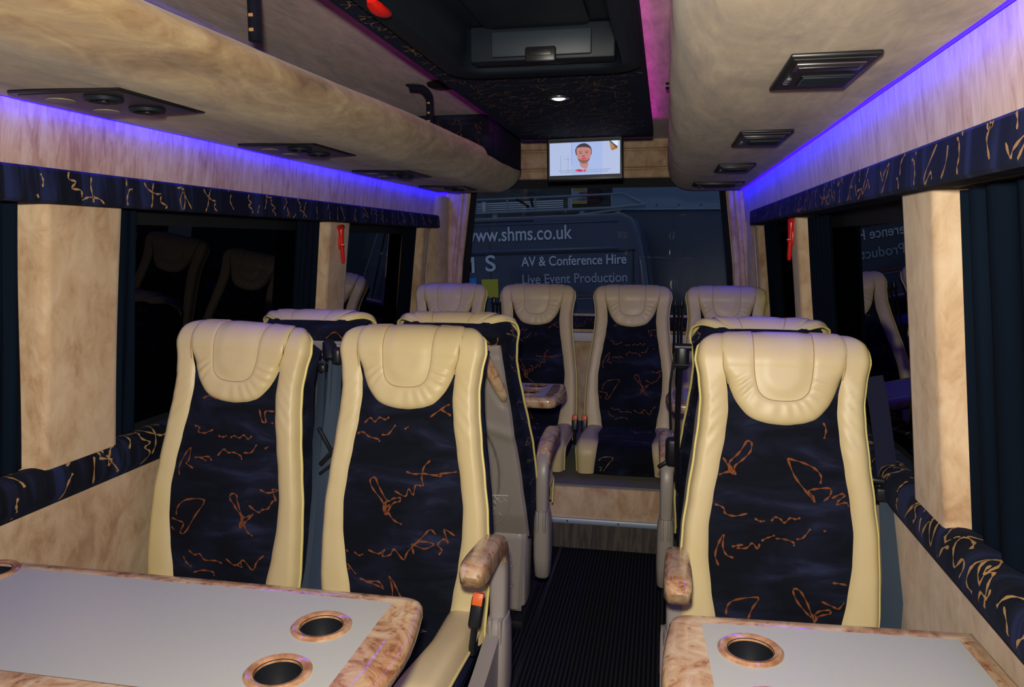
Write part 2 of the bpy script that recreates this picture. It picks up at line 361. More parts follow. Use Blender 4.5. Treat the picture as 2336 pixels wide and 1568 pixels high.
def wall_side(side):
    X = XL if side < 0 else XR; s = side
    mb = MB()
    # lower suede wall up to the ledge
    def low(u, v):
        z = lerp(-0.02, 0.80, v); return (X(z) + s * 0.004 + s * 0.02 * max(0, (0.5 - z)), lerp(YB, YE, u), z)
    mb.grid(low, 40, 8)
    # header above the windows, behind the pelmet, up to the rack
    xh = (-1.325 if s < 0 else 0.438); xt = (-1.302 if s < 0 else 0.412)
    def hi(u, v):
        z = lerp(1.47, 1.66, v); return (lerp(xh, xt, v), lerp(YB, YE, u), z)
    mb.grid(hi, 40, 4, 1)
    # outer skin so no light leaks
    xo = X(1.1) + s * 0.20
    mb.quad((xo, YB, -0.05), (xo, YE + .1, -0.05), (xo, YE + .1, 0.78), (xo, YB, 0.78))
    mb.quad((xo, YB, 1.45), (xo, YE + .1, 1.45), (xo, YE + .1, 2.0), (xo, YB, 2.0))
    struct('wall_left' if s < 0 else 'wall_right', mb, [SUEDE, SUEDE_HEAD], 'tan suede side wall of the minibus on the %s' % ('left' if s < 0 else 'right'), 'wall')
    # ledge wrapped in script velvet
    prof = [(X(0.74) + s * 0.002, 0.738), (X(0.78) - s * 0.012, 0.765), (X(0.80) - s * 0.012, 0.800), (X(0.82) - s * 0.002, 0.825), (X(0.82) + s * 0.03, 0.834), (X(0.82) + s * 0.10, 0.815), (X(0.82) + s * 0.13, 0.80), (X(0.82) + s * 0.13, 0.74)]
    pc = catmull([(a, b, 0) for a, b in prof], 4); pl2 = [(p.x, p.y) for p in pc]
    mb = MB(); mb.prism(pl2, YB, YE - 0.02, ny=1)
    L = [0]
    for a, b in zip(pl2, pl2[1:]): L.append(L[-1] + math.hypot(b[0] - a[0], b[1] - a[1]))
    def mp(u, v):
        v = max(0, min(L[-1] - 1e-6, v)); i = 0
        while L[i + 1] < v: i += 1
        t = (v - L[i]) / (L[i + 1] - L[i]); x = lerp(pl2[i][0], pl2[i + 1][0], t); z = lerp(pl2[i][1], pl2[i + 1][1], t)
        dx = pl2[i + 1][0] - pl2[i][0]; dz = pl2[i + 1][1] - pl2[i][1]; l = math.hypot(dx, dz) + 1e-9
        nx, nz = -dz / l, dx / l
        if nx * s > 0.2 or nz < -0.2: nx, nz = -nx, -nz
        return (x + nx * 0.0012, u, z + nz * 0.0012)
    scatter(mb, mp, 0.6, YE - 0.05, 0.008, 0.20, 0.13 if s < 0 else .105, 0.0040, 1, 1.35, random.Random(21 + s), PI / 2 * 0.75, 0.14)
    struct('trim_5' if s < 0 else 'trim_6', mb, [FABRIC_TRIM, GOLD], 'navy velvet window ledge with gold handwriting pattern, %s side' % ('left' if s < 0 else 'right'), 'trim')
wall_side(-1); wall_side(1)

# suede pillars between the windows
def pillar(name, side, y0, y1, lab, ztop=1.47):
    X = XL if side < 0 else XR; s = side; mb = MB()
    def ring(z):
        x = X(z); b = 0.012; k = -s
        w = 0.006 * math.sin((z - 0.8) / 0.65 * PI)   # the padded cover pinches a little
        return [(x + s * 0.12, y0 - 0.012 + w, z), (x + s * b, y0 + w, z), (x + s * 0.002, y0 + b * 0.6 + w, z), (x, y0 + b * 1.6 + w, z), (x, y1 - b * 1.6 - w, z), (x + s * 0.002, y1 - b * .6 - w, z), (x + s * b, y1 - w, z), (x + s * 0.12, y1 + 0.01 - w, z)]
    NZ = 16
    vs = []
    for j in range(NZ + 1): vs += ring(lerp(0.80, ztop, j / NZ))
    fs = [(j * 8 + i, j * 8 + i + 1, (j + 1) * 8 + i + 1, (j + 1) * 8 + i) for j in range(NZ) for i in range(7)]
    mb.add(vs, fs); o = struct(name, mb, SUEDE, lab, 'trim', 50); return o
pillar('trim_7', -1, 1.50, 1.755, 'wide tan suede window pillar nearest on the left')
pillar('trim_8', 1, 1.50, 1.70, 'wide tan suede window pillar nearest on the right')
pillar('trim_9', -1, 2.985, 3.20, 'tan suede pillar with red hammer on the left')
pillar('trim_10', 1, 2.975, 3.14, 'tan suede pillar with red hammer on the right')
pillar('trim_11', -1, 4.24, 4.36, 'narrow tan suede pillar at the rear left')
pillar('trim_12', 1, 4.24, 4.34, 'narrow tan suede pillar at the rear right')
# side glass: one pane per bay
n = 0
for s in (-1, 1):
    X = XL if s < 0 else XR
    for (a, b) in ((-1.6, 1.50), (1.75 if s < 0 else 1.70, 2.99), (3.19 if s < 0 else 3.13, 4.25)):
        n += 1; mb = MB(); off = s * 0.085
        mb.grid(lambda u, v: (X(lerp(.80, 1.46, v)) + off, lerp(a + 0.0, b, u), lerp(.80, 1.46, v)), 1, 1)
        fr = mesh_obj('window_%d' % n, mb, GLASS_SIDE, None); fr['kind'] = 'structure'; fr['label'] = 'dark tinted side window in bay %d of the %s wall' % ((n - 1) % 3 + 1, 'left' if s < 0 else 'right'); fr['category'] = 'window'
        mb = MB(); x0, x1 = X(.81) + off - s * .004, X(1.45) + off - s * .004
        def bar(ya, yb, za, zb):
            mb.quad((X(za) + off - s * .005, ya, za), (X(za) + off - s * .005, yb, za), (X(zb) + off - s * .005, yb, zb), (X(zb) + off - s * .005, ya, zb))
        bar(a, b, .80, .84); bar(a, b, 1.40, 1.46); bar(a, a + .05, .8, 1.46); bar(b - .05, b, .8, 1.46)
        mesh_obj('window_frame', mb, BLACK_M, fr)

# pelmets over the windows
def pelmet(side):
    s = side; xf, xb = (-1.300, -1.345) if s < 0 else (0.420, 0.470); z0, z1 = (1.436, 1.511) if s < 0 else (1.443, 1.515)
    y1 = 4.44 if s < 0 else 4.20; mb = MB(); r = 0.006; k = -s
    prof = [(xb, z0), (xf + s * r, z0), (xf, z0 + r), (xf, z1 - r), (xf + s * r, z1), (xb, z1)]
    mb.prism(prof, YB, y1)
    scatter(mb, lambda u, v: (xf - s * 0.0012, u, v), 0.35, y1 - .02, z0 + .004, z1 - .004, 0.12 if s < 0 else 0.10, 0.0030 if s < 0 else .0034, 1, 1.1, random.Random(8 + s), 1.45)
    o = mesh_obj('window_pelmet', mb, [FABRIC_TRIM, GOLD], None)
    tag(o, 'navy velvet pelmet with gold handwriting over the %s windows' % ('left' if s < 0 else 'right'), 'pelmet')
    # soft underside shadow gap / curtain rail
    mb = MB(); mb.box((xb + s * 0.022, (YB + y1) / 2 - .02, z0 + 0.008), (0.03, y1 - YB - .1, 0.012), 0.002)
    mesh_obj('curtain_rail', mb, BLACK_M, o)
pelmet(-1); pelmet(1)

# curtains gathered beside the pillars
def curtain(side, y0, y1, lab, amp=0.012, per=0.05, z1=1.44, g=None):
    X = XL if side < 0 else XR; s = side; mb = MB(); NU = max(8, int((y1 - y0) / per * 8))
    def f(u, v, off=0):
        y = lerp(y0, y1, u); z = lerp(0.835, z1, v)
        ph = 2 * PI * (y / per) + 0.7 * math.sin(y * 31)
        return (X(z) + s * (0.042 + off) + amp * (0.7 + 0.3 * math.sin(z * 5 + y * 9)) * math.sin(ph), y + 0.004 * math.sin(z * 6 + u * 9), z)
    mb.grid(lambda u, v: f(u, v), NU, 12); mb.grid(lambda u, v: f(u, v, 0.004), NU, 12, flip=True)
    tag(mesh_obj('window_curtain', mb, CURTAIN, None, fixn=False, angle=80), lab, 'curtain', g)
curtain(-1, 1.18, 1.485, 'dark curtain gathered in front of the nearest left pillar')
curtain(-1, 1.765, 1.86, 'dark curtain gathered behind the nearest left pillar', 0.006)
curtain(-1, 3.205, 3.26, 'dark curtain just behind the left pillar with the red hammer', 0.006)
curtain(-1, 2.78, 2.975, 'dark curtain just in front of the left pillar with the red hammer', 0.008)
curtain(-1, 4.03, 4.23, 'dark curtain at the rearmost left window', 0.008)
curtain(1, 1.05, 1.485, 'dark blue curtain hanging in folds at the right edge beside the pillar', 0.014, 0.085)
curtain(1, 1.705, 1.75, 'dark curtain strip behind the nearest right pillar', 0.005)
curtain(1, 2.60, 2.965, 'dark curtain bunched in front of the right pillar with the red hammer', 0.010)
curtain(1, 3.80, 4.23, 'dark curtain at the rearmost right window', 0.010)

# rear wall with big window
yR = 4.60
WIN = [(-1.19, 1.02), (-1.195, 0.93), (0.37, 0.93), (0.362, 1.02), (0.345, 1.20), (0.285, 1.66), (0.27, 1.715), (-1.09, 1.715), (-1.115, 1.66), (-1.175, 1.20)]
mb = MB()
def rib(x0, z0, x1, z1, w, d=0.012):   # a raised padded rib on the rear wall
    pass
# panels around the opening
def slab(pts, y0, y1): mb.prism(pts, y0, y1)
slab([(-1.75, -0.05), (0.95, -0.05), (0.95, 0.93), (-1.75, 0.93)], yR, yR + 0.06)
slab([(-1.75, 1.715), (0.95, 1.715), (0.95, 2.05), (-1.75, 2.05)], yR, yR + 0.06)
slab([(-1.75, 0.93), (-1.225, 0.93), (-1.21, 1.20), (-1.145, 1.715), (-1.75, 1.715)], yR, yR + 0.06)
slab([(0.40, 0.93), (0.95, 0.93), (0.95, 1.715), (0.315, 1.715), (0.375, 1.20)], yR, yR + 0.06)
# horizontal padded rolls over the window
for z, hh in ((1.745, .052), (1.828, .098), (1.918, .066)):
    mb.box((-0.41, yR - .008, z), (1.70, .05, hh), .018, seg=4)
for z in (1.768, 1.858): pass
wr = struct('wall_rear', mb, SUEDE, 'tan suede rear wall around the back window', 'wall')
# vertical padded rolls of suede beside the rear window
def roll(pts, r, name, lab, g='suede rolls beside the rear window'):
    mb = MB(); mb.tube(pts, r, 12, 0, True, 1, 0.8); mesh_obj(name, mb, SUEDE, wr)
for s, x0, x1 in ((-1, -1.232, -1.162), (1, 0.412, 0.336)):
    for k, r in ((0, 0.017), (1, 0.013)):
        dx = s * k * 0.034
        roll([(x0 + dx, 4.575 - .004 * k, 0.5), (x0 + dx, 4.575 - .004 * k, 1.0), (lerp(x0, x1, .25) + dx, 4.575, 1.25), (x1 + dx, 4.575, 1.70)], r, 'padded_roll', '')
# rear corner panels (diagonal)
for s in (-1, 1):
    mb = MB(); X = XL if s < 0 else XR; xi = -1.285 if s < 0 else 0.445; e = -1.31 if s < 0 else 0.44
    def cp(u, v):
        z = lerp(0.2, 1.622, v); a = (X(z) + 0.0, 4.36); b = (xi + s * 0.03 * (1.7 - z), 4.60)
        bul = 0.02 * math.sin(u * PI)
        return (lerp(a[0], b[0], u) - s * bul, lerp(a[1], b[1], u) - bul, z)
    mb.grid(cp, 10, 12); struct('trim_13' if s < 0 else 'trim_14', mb, SUEDE, 'rounded suede corner post at the rear %s' % ('left' if s < 0 else 'right'), 'trim')
mb = MB(); mb.add([(x, yR + 0.075 - (z - .93) * 0.10, z) for x, z in WIN], [tuple(range(len(WIN)))]); w7 = mesh_obj('window_7', mb, GLASS_REAR); w7['kind'] = 'structure'; w7['label'] = 'large rear window'; w7['category'] = 'window'
mb = MB(); C0 = Vector((-0.41, 0, 1.32))
inn = WIN; out = [(x + (0.035 if x > -0.4 else -0.035), z + (0.0 if z > 1.5 else -0.02)) for x, z in WIN]
nn = len(WIN)
for i in range(nn):
    k = (i + 1) % nn
    a, b = inn[i], inn[k]; c, d = out[k], out[i]
    mb.quad((a[0], yR + .08 - (a[1] - .93) * .1, a[1]), (b[0], yR + .08 - (b[1] - .93) * .1, b[1]), (c[0], yR - .004, c[1]), (d[0], yR - .004, d[1]))
mb.box((-0.41, yR - 0.012, 1.695), (1.42, 0.012, 0.055))
mesh_obj('window_frame', mb, BLACK_M, w7)
# velvet sill + pale box behind the back row
mb = MB(); mb.box((-0.41, 4.575, 0.885), (1.72, 0.06, 0.075), 0.012); scatter(mb, lambda u, v: (u, 4.5435, v), -1.2, .38, .855, .915, 0.09, 0.002, 1, .8, random.Random(2))
struct('trim_15', mb, [FABRIC_TRIM, STROKE], 'velvet sill below the rear window', 'trim')
mb = MB(); mb.box((-0.41, 4.57, 0.80), (1.6, 0.05, 0.055), 0.006); struct('trim_16', mb, WHITE, 'pale trim strip behind the back row', 'trim')
# ceiling, front end
mb = MB(); mb.box((-0.45, (2.27 + YE) / 2, 1.965), (2.3, YE - 2.27, 0.06)); mb.box((-0.45, (YB + 1.28) / 2, 1.965), (2.3, 1.28 - YB, 0.06)); mb.box((-1.085, 1.775, 1.965), (1.03, 0.99, 0.06)); mb.box((0.28, 1.775, 1.965), (0.84, 0.99, 0.06)); struct('ceiling', mb, SUEDE_CEIL, 'mottled suede ceiling', 'ceiling')
mb = MB(); mb.box((-0.45, YB - 0.03, 0.95), (2.3, 0.06, 2.1)); struct('wall_front', mb, SUEDE, 'suede bulkhead behind the viewpoint', 'wall')

# ------------------------------------------------------------------ luggage racks
def rack(side):
    s = side; mb = MB()
    if s < 0:
        prof = [(-1.284, 1.638), (-1.15, 1.636), (-0.97, 1.632), (-0.905, 1.640), (-0.850, 1.668), (-0.815, 1.712), (-0.806, 1.755), (-0.818, 1.790), (-0.845, 1.805), (-0.872, 1.795), (-0.885, 1.765), (-0.93, 1.735), (-1.1, 1.72), (-1.284, 1.72)]
        y1 = 4.36
    else:
        prof = [(0.392, 1.638), (0.25, 1.636), (0.15, 1.636), (0.085, 1.645), (0.035, 1.675), (0.008, 1.725), (0.0, 1.79), (0.0, 1.933), (0.392, 1.933), (0.392, 1.66)]
        y1 = 4.50
    keep = 11 if s < 0 else 8
    pc = catmull([(a, b, 0) for a, b in prof[:keep]], 5); pts = [(p.x, p.y) for p in pc] + prof[keep:]
    ny = 60; NP = len(pts)
    vs = []
    ys = [lerp(YB, y1, j / ny) for j in range(ny + 1)]
    cx, cz = (-1.05, 1.70) if s < 0 else (0.2, 1.78)
    for j, y in enumerate(ys):
        for (x, z) in pts:
            w = 0.0015 * math.sin(y * 7 + z * 30) + 0.001 * math.sin(y * 17 + x * 20)
            if s < 0 and z > 1.66: z = z - (z - 1.66) / .145 * tab(y, [(0.5, .085), (1.2, .066), (2.9, .022), (4.36, .0)])
            vs.append((x + w, y, z))
    for f_, dy in ((0.985, 0.012), (0.95, 0.018)):
        for (x, z) in pts: vs.append((cx + (x - cx) * f_, y1 + dy, cz + (z - cz) * f_))
    J = ny + 2
    fs = []
    for j in range(J):
        for i in range(NP):
            k = (i + 1) % NP; fs.append((j * NP + i, j * NP + k, (j + 1) * NP + k, (j + 1) * NP + i))
    fs.append(tuple(J * NP + i for i in range(NP))); mb.add(vs, fs)
    o = mesh_obj('luggage_rack', mb, SUEDE_RACK, None, 50)
    tag(o, 'rounded tan suede overhead luggage rack along the %s side' % ('left' if s < 0 else 'right'), 'luggage rack')
    return o
rkL = rack(-1); rkR = rack(1)
# LED strips under the racks
for s in (-1, 1):
    mb = MB(); x = -1.294 if s < 0 else 0.403
    mb.box((x, (YB + 4.57) / 2, 1.646), (0.012, 4.57 - YB, 0.008), 0.002)
    tag(mesh_obj('led_strip', mb, LED_BLUE), 'glowing blue light strip under the %s luggage rack' % ('left' if s < 0 else 'right'), 'light strip')

# rack posts, left side
def post(y, lab):
    root = thing('rack_post', lab, 'post', (-0.875, y, 1.78))
    mb = MB(); pts = catmull([(0, 0, 0), (0, 0, 0.09), (-0.004, 0, 0.115), (-0.03, 0, 0.140), (-0.075, 0, 0.146)], 5)
    mb.tube(pts, 0.019, 8, 0, True, 0.75, 0.85)
    for z in (0.02, 0.05, 0.085): mb.box((0.0, -0.016, z), (0.010, 0.004, 0.007), 0.001, 1)
    mesh_obj('upright', mb, [FABRIC, GOLD], root)
    mb = MB(); mb.box((-0.06, 0, 0.152), (0.05, 0.05, 0.006), 0.002); mb.lathe([(0.005, 0), (0.004, -.004), (0, -.004)], (-0.06, 0, 0.142), 8); mesh_obj('fixing_plate', mb, BLACK, root)
post(1.60, 'velvet wrapped rack post at the top left, nearest')
post(2.87, 'velvet wrapped rack post with angled top beside round black speaker')
mb = MB(); mb.lathe([(0.0, -0.012), (0.05, -0.012), (0.062, -0.007), (0.065, 0.0)], (-0.815, 2.86, 1.933), 28)
for r in (0.015, 0.03, 0.045): mb.lathe([(r - .001, -.0125), (r, -.014), (r + .001, -.0125)], (-0.815, 2.86, 1.933), 24)
tag(mesh_obj('ceiling_speaker', mb, BLACK_M), 'round flat black speaker on the ceiling beside a rack post', 'speaker')
mb = MB(); mb.tube([(0.006, 2.86, 1.895), (-0.014, 2.86, 1.895)], 0.012, 10); mesh_obj('fixing_knob', mb, BLACK, rkR)
# velvet box at the rear end of the left rack
mb = MB(); mb.box((-1.05, 3.93, 1.835), (0.50, 0.84, 0.19), 0.02, seg=3)
scatter(mb, lambda u, v: (u, 3.5085, v), -1.27, -.83, 1.77, 1.91, .1, .0014, 1, .8, random.Random(9), 1.2)
scatter(mb, lambda u, v: (-0.7985, u, v), 3.55, 4.32, 1.76, 1.91, .1, .0014, 1, .8, random.Random(10), 1.2)
tag(mesh_obj('rear_locker', mb, [FABRIC, STROKE]), 'dark velvet locker box at the rear end of the left rack', 'locker')

# console units under the racks (air vents and reading lights)
def console(side, y0, y1, lab, g, x0=None, x1=None):
    s = side
    if x0 is None: x0, x1 = (-1.225, -0.985) if s < 0 else (0.180, 0.312)
    cx, cy = (x0 + x1) / 2, (y0 + y1) / 2; w, d = x1 - x0, y1 - y0
    zb = 1.636
    root = thing('overhead_console', lab, 'console', (cx, cy, zb - 0.010), group=g)
    mb = MB(); mb.box((0, 0, 0.007), (w, d, 0.007), 0.003); mb.box((0, 0, 0.008), (w * .9, d * .9, 0.012))
    mesh_obj('housing', mb, BLACK, root)
    if s > 0:
        mb = MB()
        for k in range(6): mb.box((0.012, 0.01 + k * 0.011, 0.000), (w * 0.58, 0.006, 0.004), 0.001, rot=Euler((0.5, 0, 0)))
        mb.box((0.012, 0.0375, 0.002), (w * .62, 0.072, .003))
        mesh_obj('grille', mb, HATCHM, root)
        mb = MB()
        for k in (-1, 0, 1): mb.lathe([(0.005, 0.0), (0.005, -.004), (0, -.0045)], (-w * 0.36, 0.035 + k * 0.018, 0.002), 10)
        mesh_obj('button', mb, mat('blue_grey_button', (.06, .075, .09), .4), root)
        mb = MB(); mb.box((0.0, -0.065, 0.002), (w * 0.78, 0.055, 0.004), 0.001, 0); mb.box((0, -0.065, -.0005), (w * .70, .02, .002), 0.0005, 1); mesh_obj('lamp_lens', mb, [mat('smoked_lens', (.05, .045, .05), .3), BLACK], root)
    else:
        for k, (yy) in enumerate((-0.065, 0.065)):
            mb = MB(); mb.lathe([(0.036, 0.0), (0.034, -.006), (0.028, -.007), (0.02, -.002), (0, -.001)], (0.03, yy, 0.002), 20)
            mb.lathe([(0.010, 0), (0.009, -.009), (0, -.010)], (0.03, yy, 0.003), 10); mesh_obj('air_vent', mb, HATCHM, root)
            mb = MB(); mb.lathe([(0.027, 0.0), (0.026, -.003), (0, -.005)], (-0.065, yy, 0.003), 18); mesh_obj('reading_light', mb, PLASTIC_D, root)
    return root
for (a, b, t) in ((1.30, 1.575, 'nearest'), (2.11, 2.42, 'second from front'), (2.95, 3.25, 'third from front'), (3.80, 4.08, 'rearmost')):
    console(-1, a, b, 'black air vent and reading light console under the left rack, %s' % t, 'consoles under the left rack')
for (a, b, t) in ((1.285, 1.55, 'nearest'), (2.115, 2.41, 'second from front'), (2.96, 3.25, 'third from front')):
    console(1, a, b, 'black vent panel under the right rack, %s' % t, 'vent panels under the right rack')
console(1, 3.83, 4.02, 'long narrow black vent panel at the rear end of the right rack', 'vent panels under the right rack', 0.12, 0.356)

# ------------------------------------------------------------------ ceiling centre panel with hatch
px0, px1, py1 = -0.699, -0.072, 3.83
hx0, hx1, hy0, hy1 = -0.600, -0.112, 1.25, 2.30
mb = MB(); zt, zb = 1.895, 1.85
for (a, b, c, d) in ((px0, hx0, YB, py1), (hx1, px1, YB, py1), (hx0, hx1, hy1, py1), (hx0, hx1, YB, hy0)):
    mb.box(((a + b) / 2, (c + d) / 2, (zt + zb) / 2), (b - a, d - c, zt - zb))
scatter(mb, lambda u, v: (v, u, zb - 0.001), 2.42, py1 - .05, px0 + .03, px1 - .03, 0.075, 0.0017, 1, 0.9, random.Random(31), 0.2 + PI / 2, 0.12)
scatter(mb, lambda u, v: (v, u, zb - 0.001), 1.0, 2.42, px0 + .01, hx0 - .045, 0.085, 0.0018, 1, 0.8, random.Random(32), 1.4)
scatter(mb, lambda u, v: (v, u, zb - 0.001), 1.0, 2.42, hx1 + .005, px1 - .005, 0.085, 0.0018, 1, 0.7, random.Random(33), 0.4)
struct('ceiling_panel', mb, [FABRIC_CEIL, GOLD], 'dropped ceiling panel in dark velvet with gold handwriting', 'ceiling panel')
for s, x in ((-1, px0 - 0.004), (1, px1 + 0.004)):
    x -= s * 0.013; mb = MB(); mb.box((x, (YB + py1) / 2, 1.906), (0.008, py1 - YB, 0.008), 0.001)
    mb.box((x - s * .012, (YB + py1) / 2, 1.915), (0.012, py1 - YB, 0.04), 0.001, 1)
    tag(mesh_obj('led_strip', mb, [LED_PINK, BLACK]), 'magenta light strip along the %s edge of the ceiling panel' % ('left' if s < 0 else 'right'), 'light strip')
# roof hatch
root = thing('roof_hatch', 'black roof escape hatch set in the velvet ceiling panel', 'hatch', ((hx0 + hx1) / 2, (hy0 + hy1) / 2, 1.85))
hw_, hd_ = (hx1 - hx0) / 2, (hy1 - hy0) / 2
def rrect(w, d, r, n=6):
    o = []
    for cx, cy, a0 in ((w - r, d - r, 0), (-w + r, d - r, PI / 2), (-w + r, -d + r, PI), (w - r, -d + r, 1.5 * PI)):
        for k in range(n + 1):
            a = a0 + PI / 2 * k / n; o.append((cx + r * math.cos(a), cy + r * math.sin(a)))
    return o
mb = MB(); levels = [(0.035, 0.09, 0.0), (0.035, 0.09, -0.012), (0.025, 0.085, -0.016), (0.018, .08, -.013), (0.008, 0.08, -0.016), (0.0, .08, -.012), (-0.012, .08, -.014), (-0.020, 0.075, -0.006), (-0.028, 0.07, 0.03), (-0.034, .07, 0.036), (-0.040, 0.07, 0.10)]
vs = []
for (g, r, z) in levels: vs += [(x, y, z) for x, y in rrect(hw_ + g, hd_ + g, r)]
M_ = len(rrect(1, 1, .1)); fs = [(j * M_ + i, j * M_ + (i + 1) % M_, (j + 1) * M_ + (i + 1) % M_, (j + 1) * M_ + i) for j in range(len(levels) - 1) for i in range(M_)]
mb.add(vs, fs); mesh_obj('hatch_frame', mb, HATCHM, root, 60)
mb = MB(); mb.prism([(x, y) for x, y in rrect(hw_ - .035, hd_ - .035, .07)], 0.095, 0.105, axis='Z')
mb.prism([(x, y) for x, y in rrect(hw_ - .10, hd_ - .10, .07)], 0.082, 0.10, axis='Z'); mesh_obj('hatch_lid', mb, HATCHM, root, 50)
# rear wall of the hatch recess: latch plate
mb = MB(); yy = 2.17 - (hy0 + hy1) / 2; lx = -0.346 - (hx0 + hx1) / 2
mb.box((lx, yy + .045, 0.045), (0.40, 0.07, 0.095), 0.006)
mesh_obj('latch_housing', mb, HATCHM, root)
mb = MB(); mb.box((lx, yy + 0.004, 0.040), (0.275, 0.014, 0.068), 0.005); lp = mesh_obj('latch_plate', mb, mat('latch_plate_plastic', (0.016, 0.026, 0.042), 0.5), root)
mb = MB(); mb.box((lx + .0, yy - .006, 0.008), (0.085, 0.016, 0.040), 0.006); mb.box((lx + .0, yy - .0145, 0.012), (0.06, 0.003, 0.016), 0.001); mesh_obj('latch_button', mb, BLACK, lp)
mb = MB(); mb.tube(catmull([(-0.232, -0.235, -0.02), (-0.233, -0.19, -0.026), (-0.234, -0.14, -0.022)], 5), [0.010, .013, .016, .017, .018, .019, .019, .018, .017, .015, .011], 10, 0, True, 0.5, 1.0); mesh_obj('emergency_handle', mb, RED, root)['label'] = 'red emergency handle'
# downlight
root = thing('ceiling_downlight', 'small round white glowing downlight in the velvet ceiling', 'light', (-0.375, 2.752, 1.85))
mb = MB(); mb.lathe([(0.036, 0.002), (0.036, -0.004), (0.027, -0.007), (0.024, -0.002), (0.024, 0.002)], n=28); mesh_obj('bezel', mb, CHROME, root)
mb = MB(); mb.lathe([(0.024, -0.003), (0.014, -0.009), (0, -0.011)], n=20); mesh_obj('lens', mb, emis('downlight_lens', (0.9, 0.97, 1.0), 12), root)
add_light('downlight_lamp', 'SPOT', (-0.375, 2.752, 1.835), 0.5, (0.9, 0.96, 1), (0, 0, 0), spot_size=2.2, spot_blend=0.8, shadow_soft_size=0.02)

# ------------------------------------------------------------------ television
root = thing('television', 'small flat television hanging from the rear edge of the ceiling panel', 'television', (-0.390, 3.79, 1.752), (math.radians(-2), math.radians(-1.2), 0))
tw, th2 = 0.182, 0.104
mb = MB(); mb.box((0, 0.012, 0), (2 * tw, 0.028, 2 * th2), 0.006, seg=3)
mesh_obj('casing', mb, BLACK, root)
mb = MB(); iw, ih = tw - .012, th2 - .014
for (a, b, c, d) in ((-iw, iw, ih, ih + .003), (-iw, iw, -ih - .003, -ih), (-iw - .003, -iw, -ih, ih), (iw, iw + .003, -ih, ih)):
    mb.box(((a + b) / 2, -0.004, (c + d) / 2), (b - a, .004, d - c))
mesh_obj('bezel_rim', mb, mat('glossy_bezel', (0.16, 0.18, 0.2), 0.12), root)
def flat(name, c, s=1.0): return mat(name, (0, 0, 0), 0.4, emit=c, es=s)
SM = [flat('screen_black', (0.002, 0.002, 0.006)), flat('screen_sky', (0.36, 0.46, 0.78)), flat('screen_pale', (0.42, 0.50, 0.74)), flat('screen_skin', (0.50, 0.21, 0.19)), flat('screen_hair', (0.035, 0.025, 0.035)),
      flat('screen_shirt', (0.36, 0.47, 0.70)), flat('screen_wood', (0.45, 0.20, 0.07)), flat('screen_red', (0.62, 0.02, 0.09)), flat('screen_caption', (0.25, 0.33, 0.50)), flat('screen_shade', (0.26, 0.085, 0.10)), flat('screen_beard', (0.23, 0.09, 0.08)), flat('screen_edge', (0.62, 0.85, 0.95))]
mb = MB(); dz = [-0.0040]
def lay(pts, mi):
    dz[0] -= 0.00012; mb.add([(x, dz[0], z) for x, z in pts], [tuple(range(len(pts)))], mi)
def ell(cx, cz, rx, rz, mi, n=22, a0=0, a1=2 * PI): lay([(cx + rx * math.cos(a0 + (a1 - a0) * k / n), cz + rz * math.sin(a0 + (a1 - a0) * k / n)) for k in range(n)], mi)
def rc(x0, x1, z0, z1, mi): lay([(x0, z0), (x1, z0), (x1, z1), (x0, z1)], mi)
rc(-iw, iw, -ih, ih, 0); rc(-iw + .002, iw - .002, -ih + .012, ih - .014, 1); rc(-iw + .002, -.062, -ih + .012, ih - .014, 2); rc(.085, iw - .002, -ih + .012, ih - .014, 2)
rc(-.0625, -.060, -.03, ih - .014, 8)
for k in range(2): rc(-.115 + k * .035, -.113 + k * .035, -.06, .015, 8)
lay([(-.10, -.0), (-.07, -.004), (-.07, -.006), (-.10, -.002)], 8)
def smooth(pts): return [(p.x, p.y) for p in catmull([(a, b, 0) for a, b in pts], 4, True)]
lay(smooth([(-.055, -.068), (-.045, -.045), (-.012, -.033), (.01, -.04), (.04, -.045), (.058, -.068)]), 5)
lay(smooth([(-.022, -.012), (-.02, -.035), (-.008, -.046), (.008, -.050), (.014, -.040), (.016, -.02)]), 3)
lay(smooth([(-.042, .022), (-.044, .04), (-.036, .056), (-.022, .066), (.0, .070), (.018, .062), (.031, .048), (.034, .028), (.028, .012), (0, .02), (-.036, .014)]), 4)
lay(smooth([(-.038, .045), (-.036, .012), (-.030, -.008), (-.012, -.022), (.006, -.023), (.022, -.010), (.029, .012), (.030, .040), (.014, .050), (-.018, .052)]), 3)
lay(smooth([(-.031, -.002), (-.026, -.014), (-.010, -.024), (.006, -.024), (.020, -.013), (.025, -.001), (.010, -.008), (-.012, -.007)]), 10)
ell(-.019, .024, .008, .0032, 9); ell(.010, .025, .008, .0032, 9); rc(-.028, -.010, .030, .033, 10); rc(.002, .019, .031, .034, 10)
ell(-.005, .010, .0075, .004, 9); lay(smooth([(-.017, -.001), (-.004, .002), (.010, -.001), (-.003, -.006)]), 7)
lay([(.118, ih - .014), (.122, .045), (.128, .030), (.152, .036), (.158, .05), (.14, .06)], 6); lay([(.118, ih - .014), (.124, ih - .014), (.155, .046), (.152, .040)], 4); lay([(.13, .036), (.15, .045), (.15, .047), (.13, .039)], 4); lay([(.124, ih - .014), (.158, ih - .014), (.158, .05)], 11)
rnd = random.Random(4)
for row, (z, x0, x1) in enumerate(((-.056, -.125, .125), (-.066, -.115, .11))):
    x = x0
    while x < x1:
        w = rnd.uniform(.002, .006); rc(x, x + w, z - .0025, z + .0025, 8); x += w + rnd.choice([.0015, .0015, .004])
lay(smooth([(-.044, -.058), (-.03, -.052), (-.012, -.055), (-.006, -.062), (-.02, -.065), (-.034, -.062)]), 7); ell(.0, -.060, .004, .006, 7); rc(.006, .008, -.064, -.052, 7)
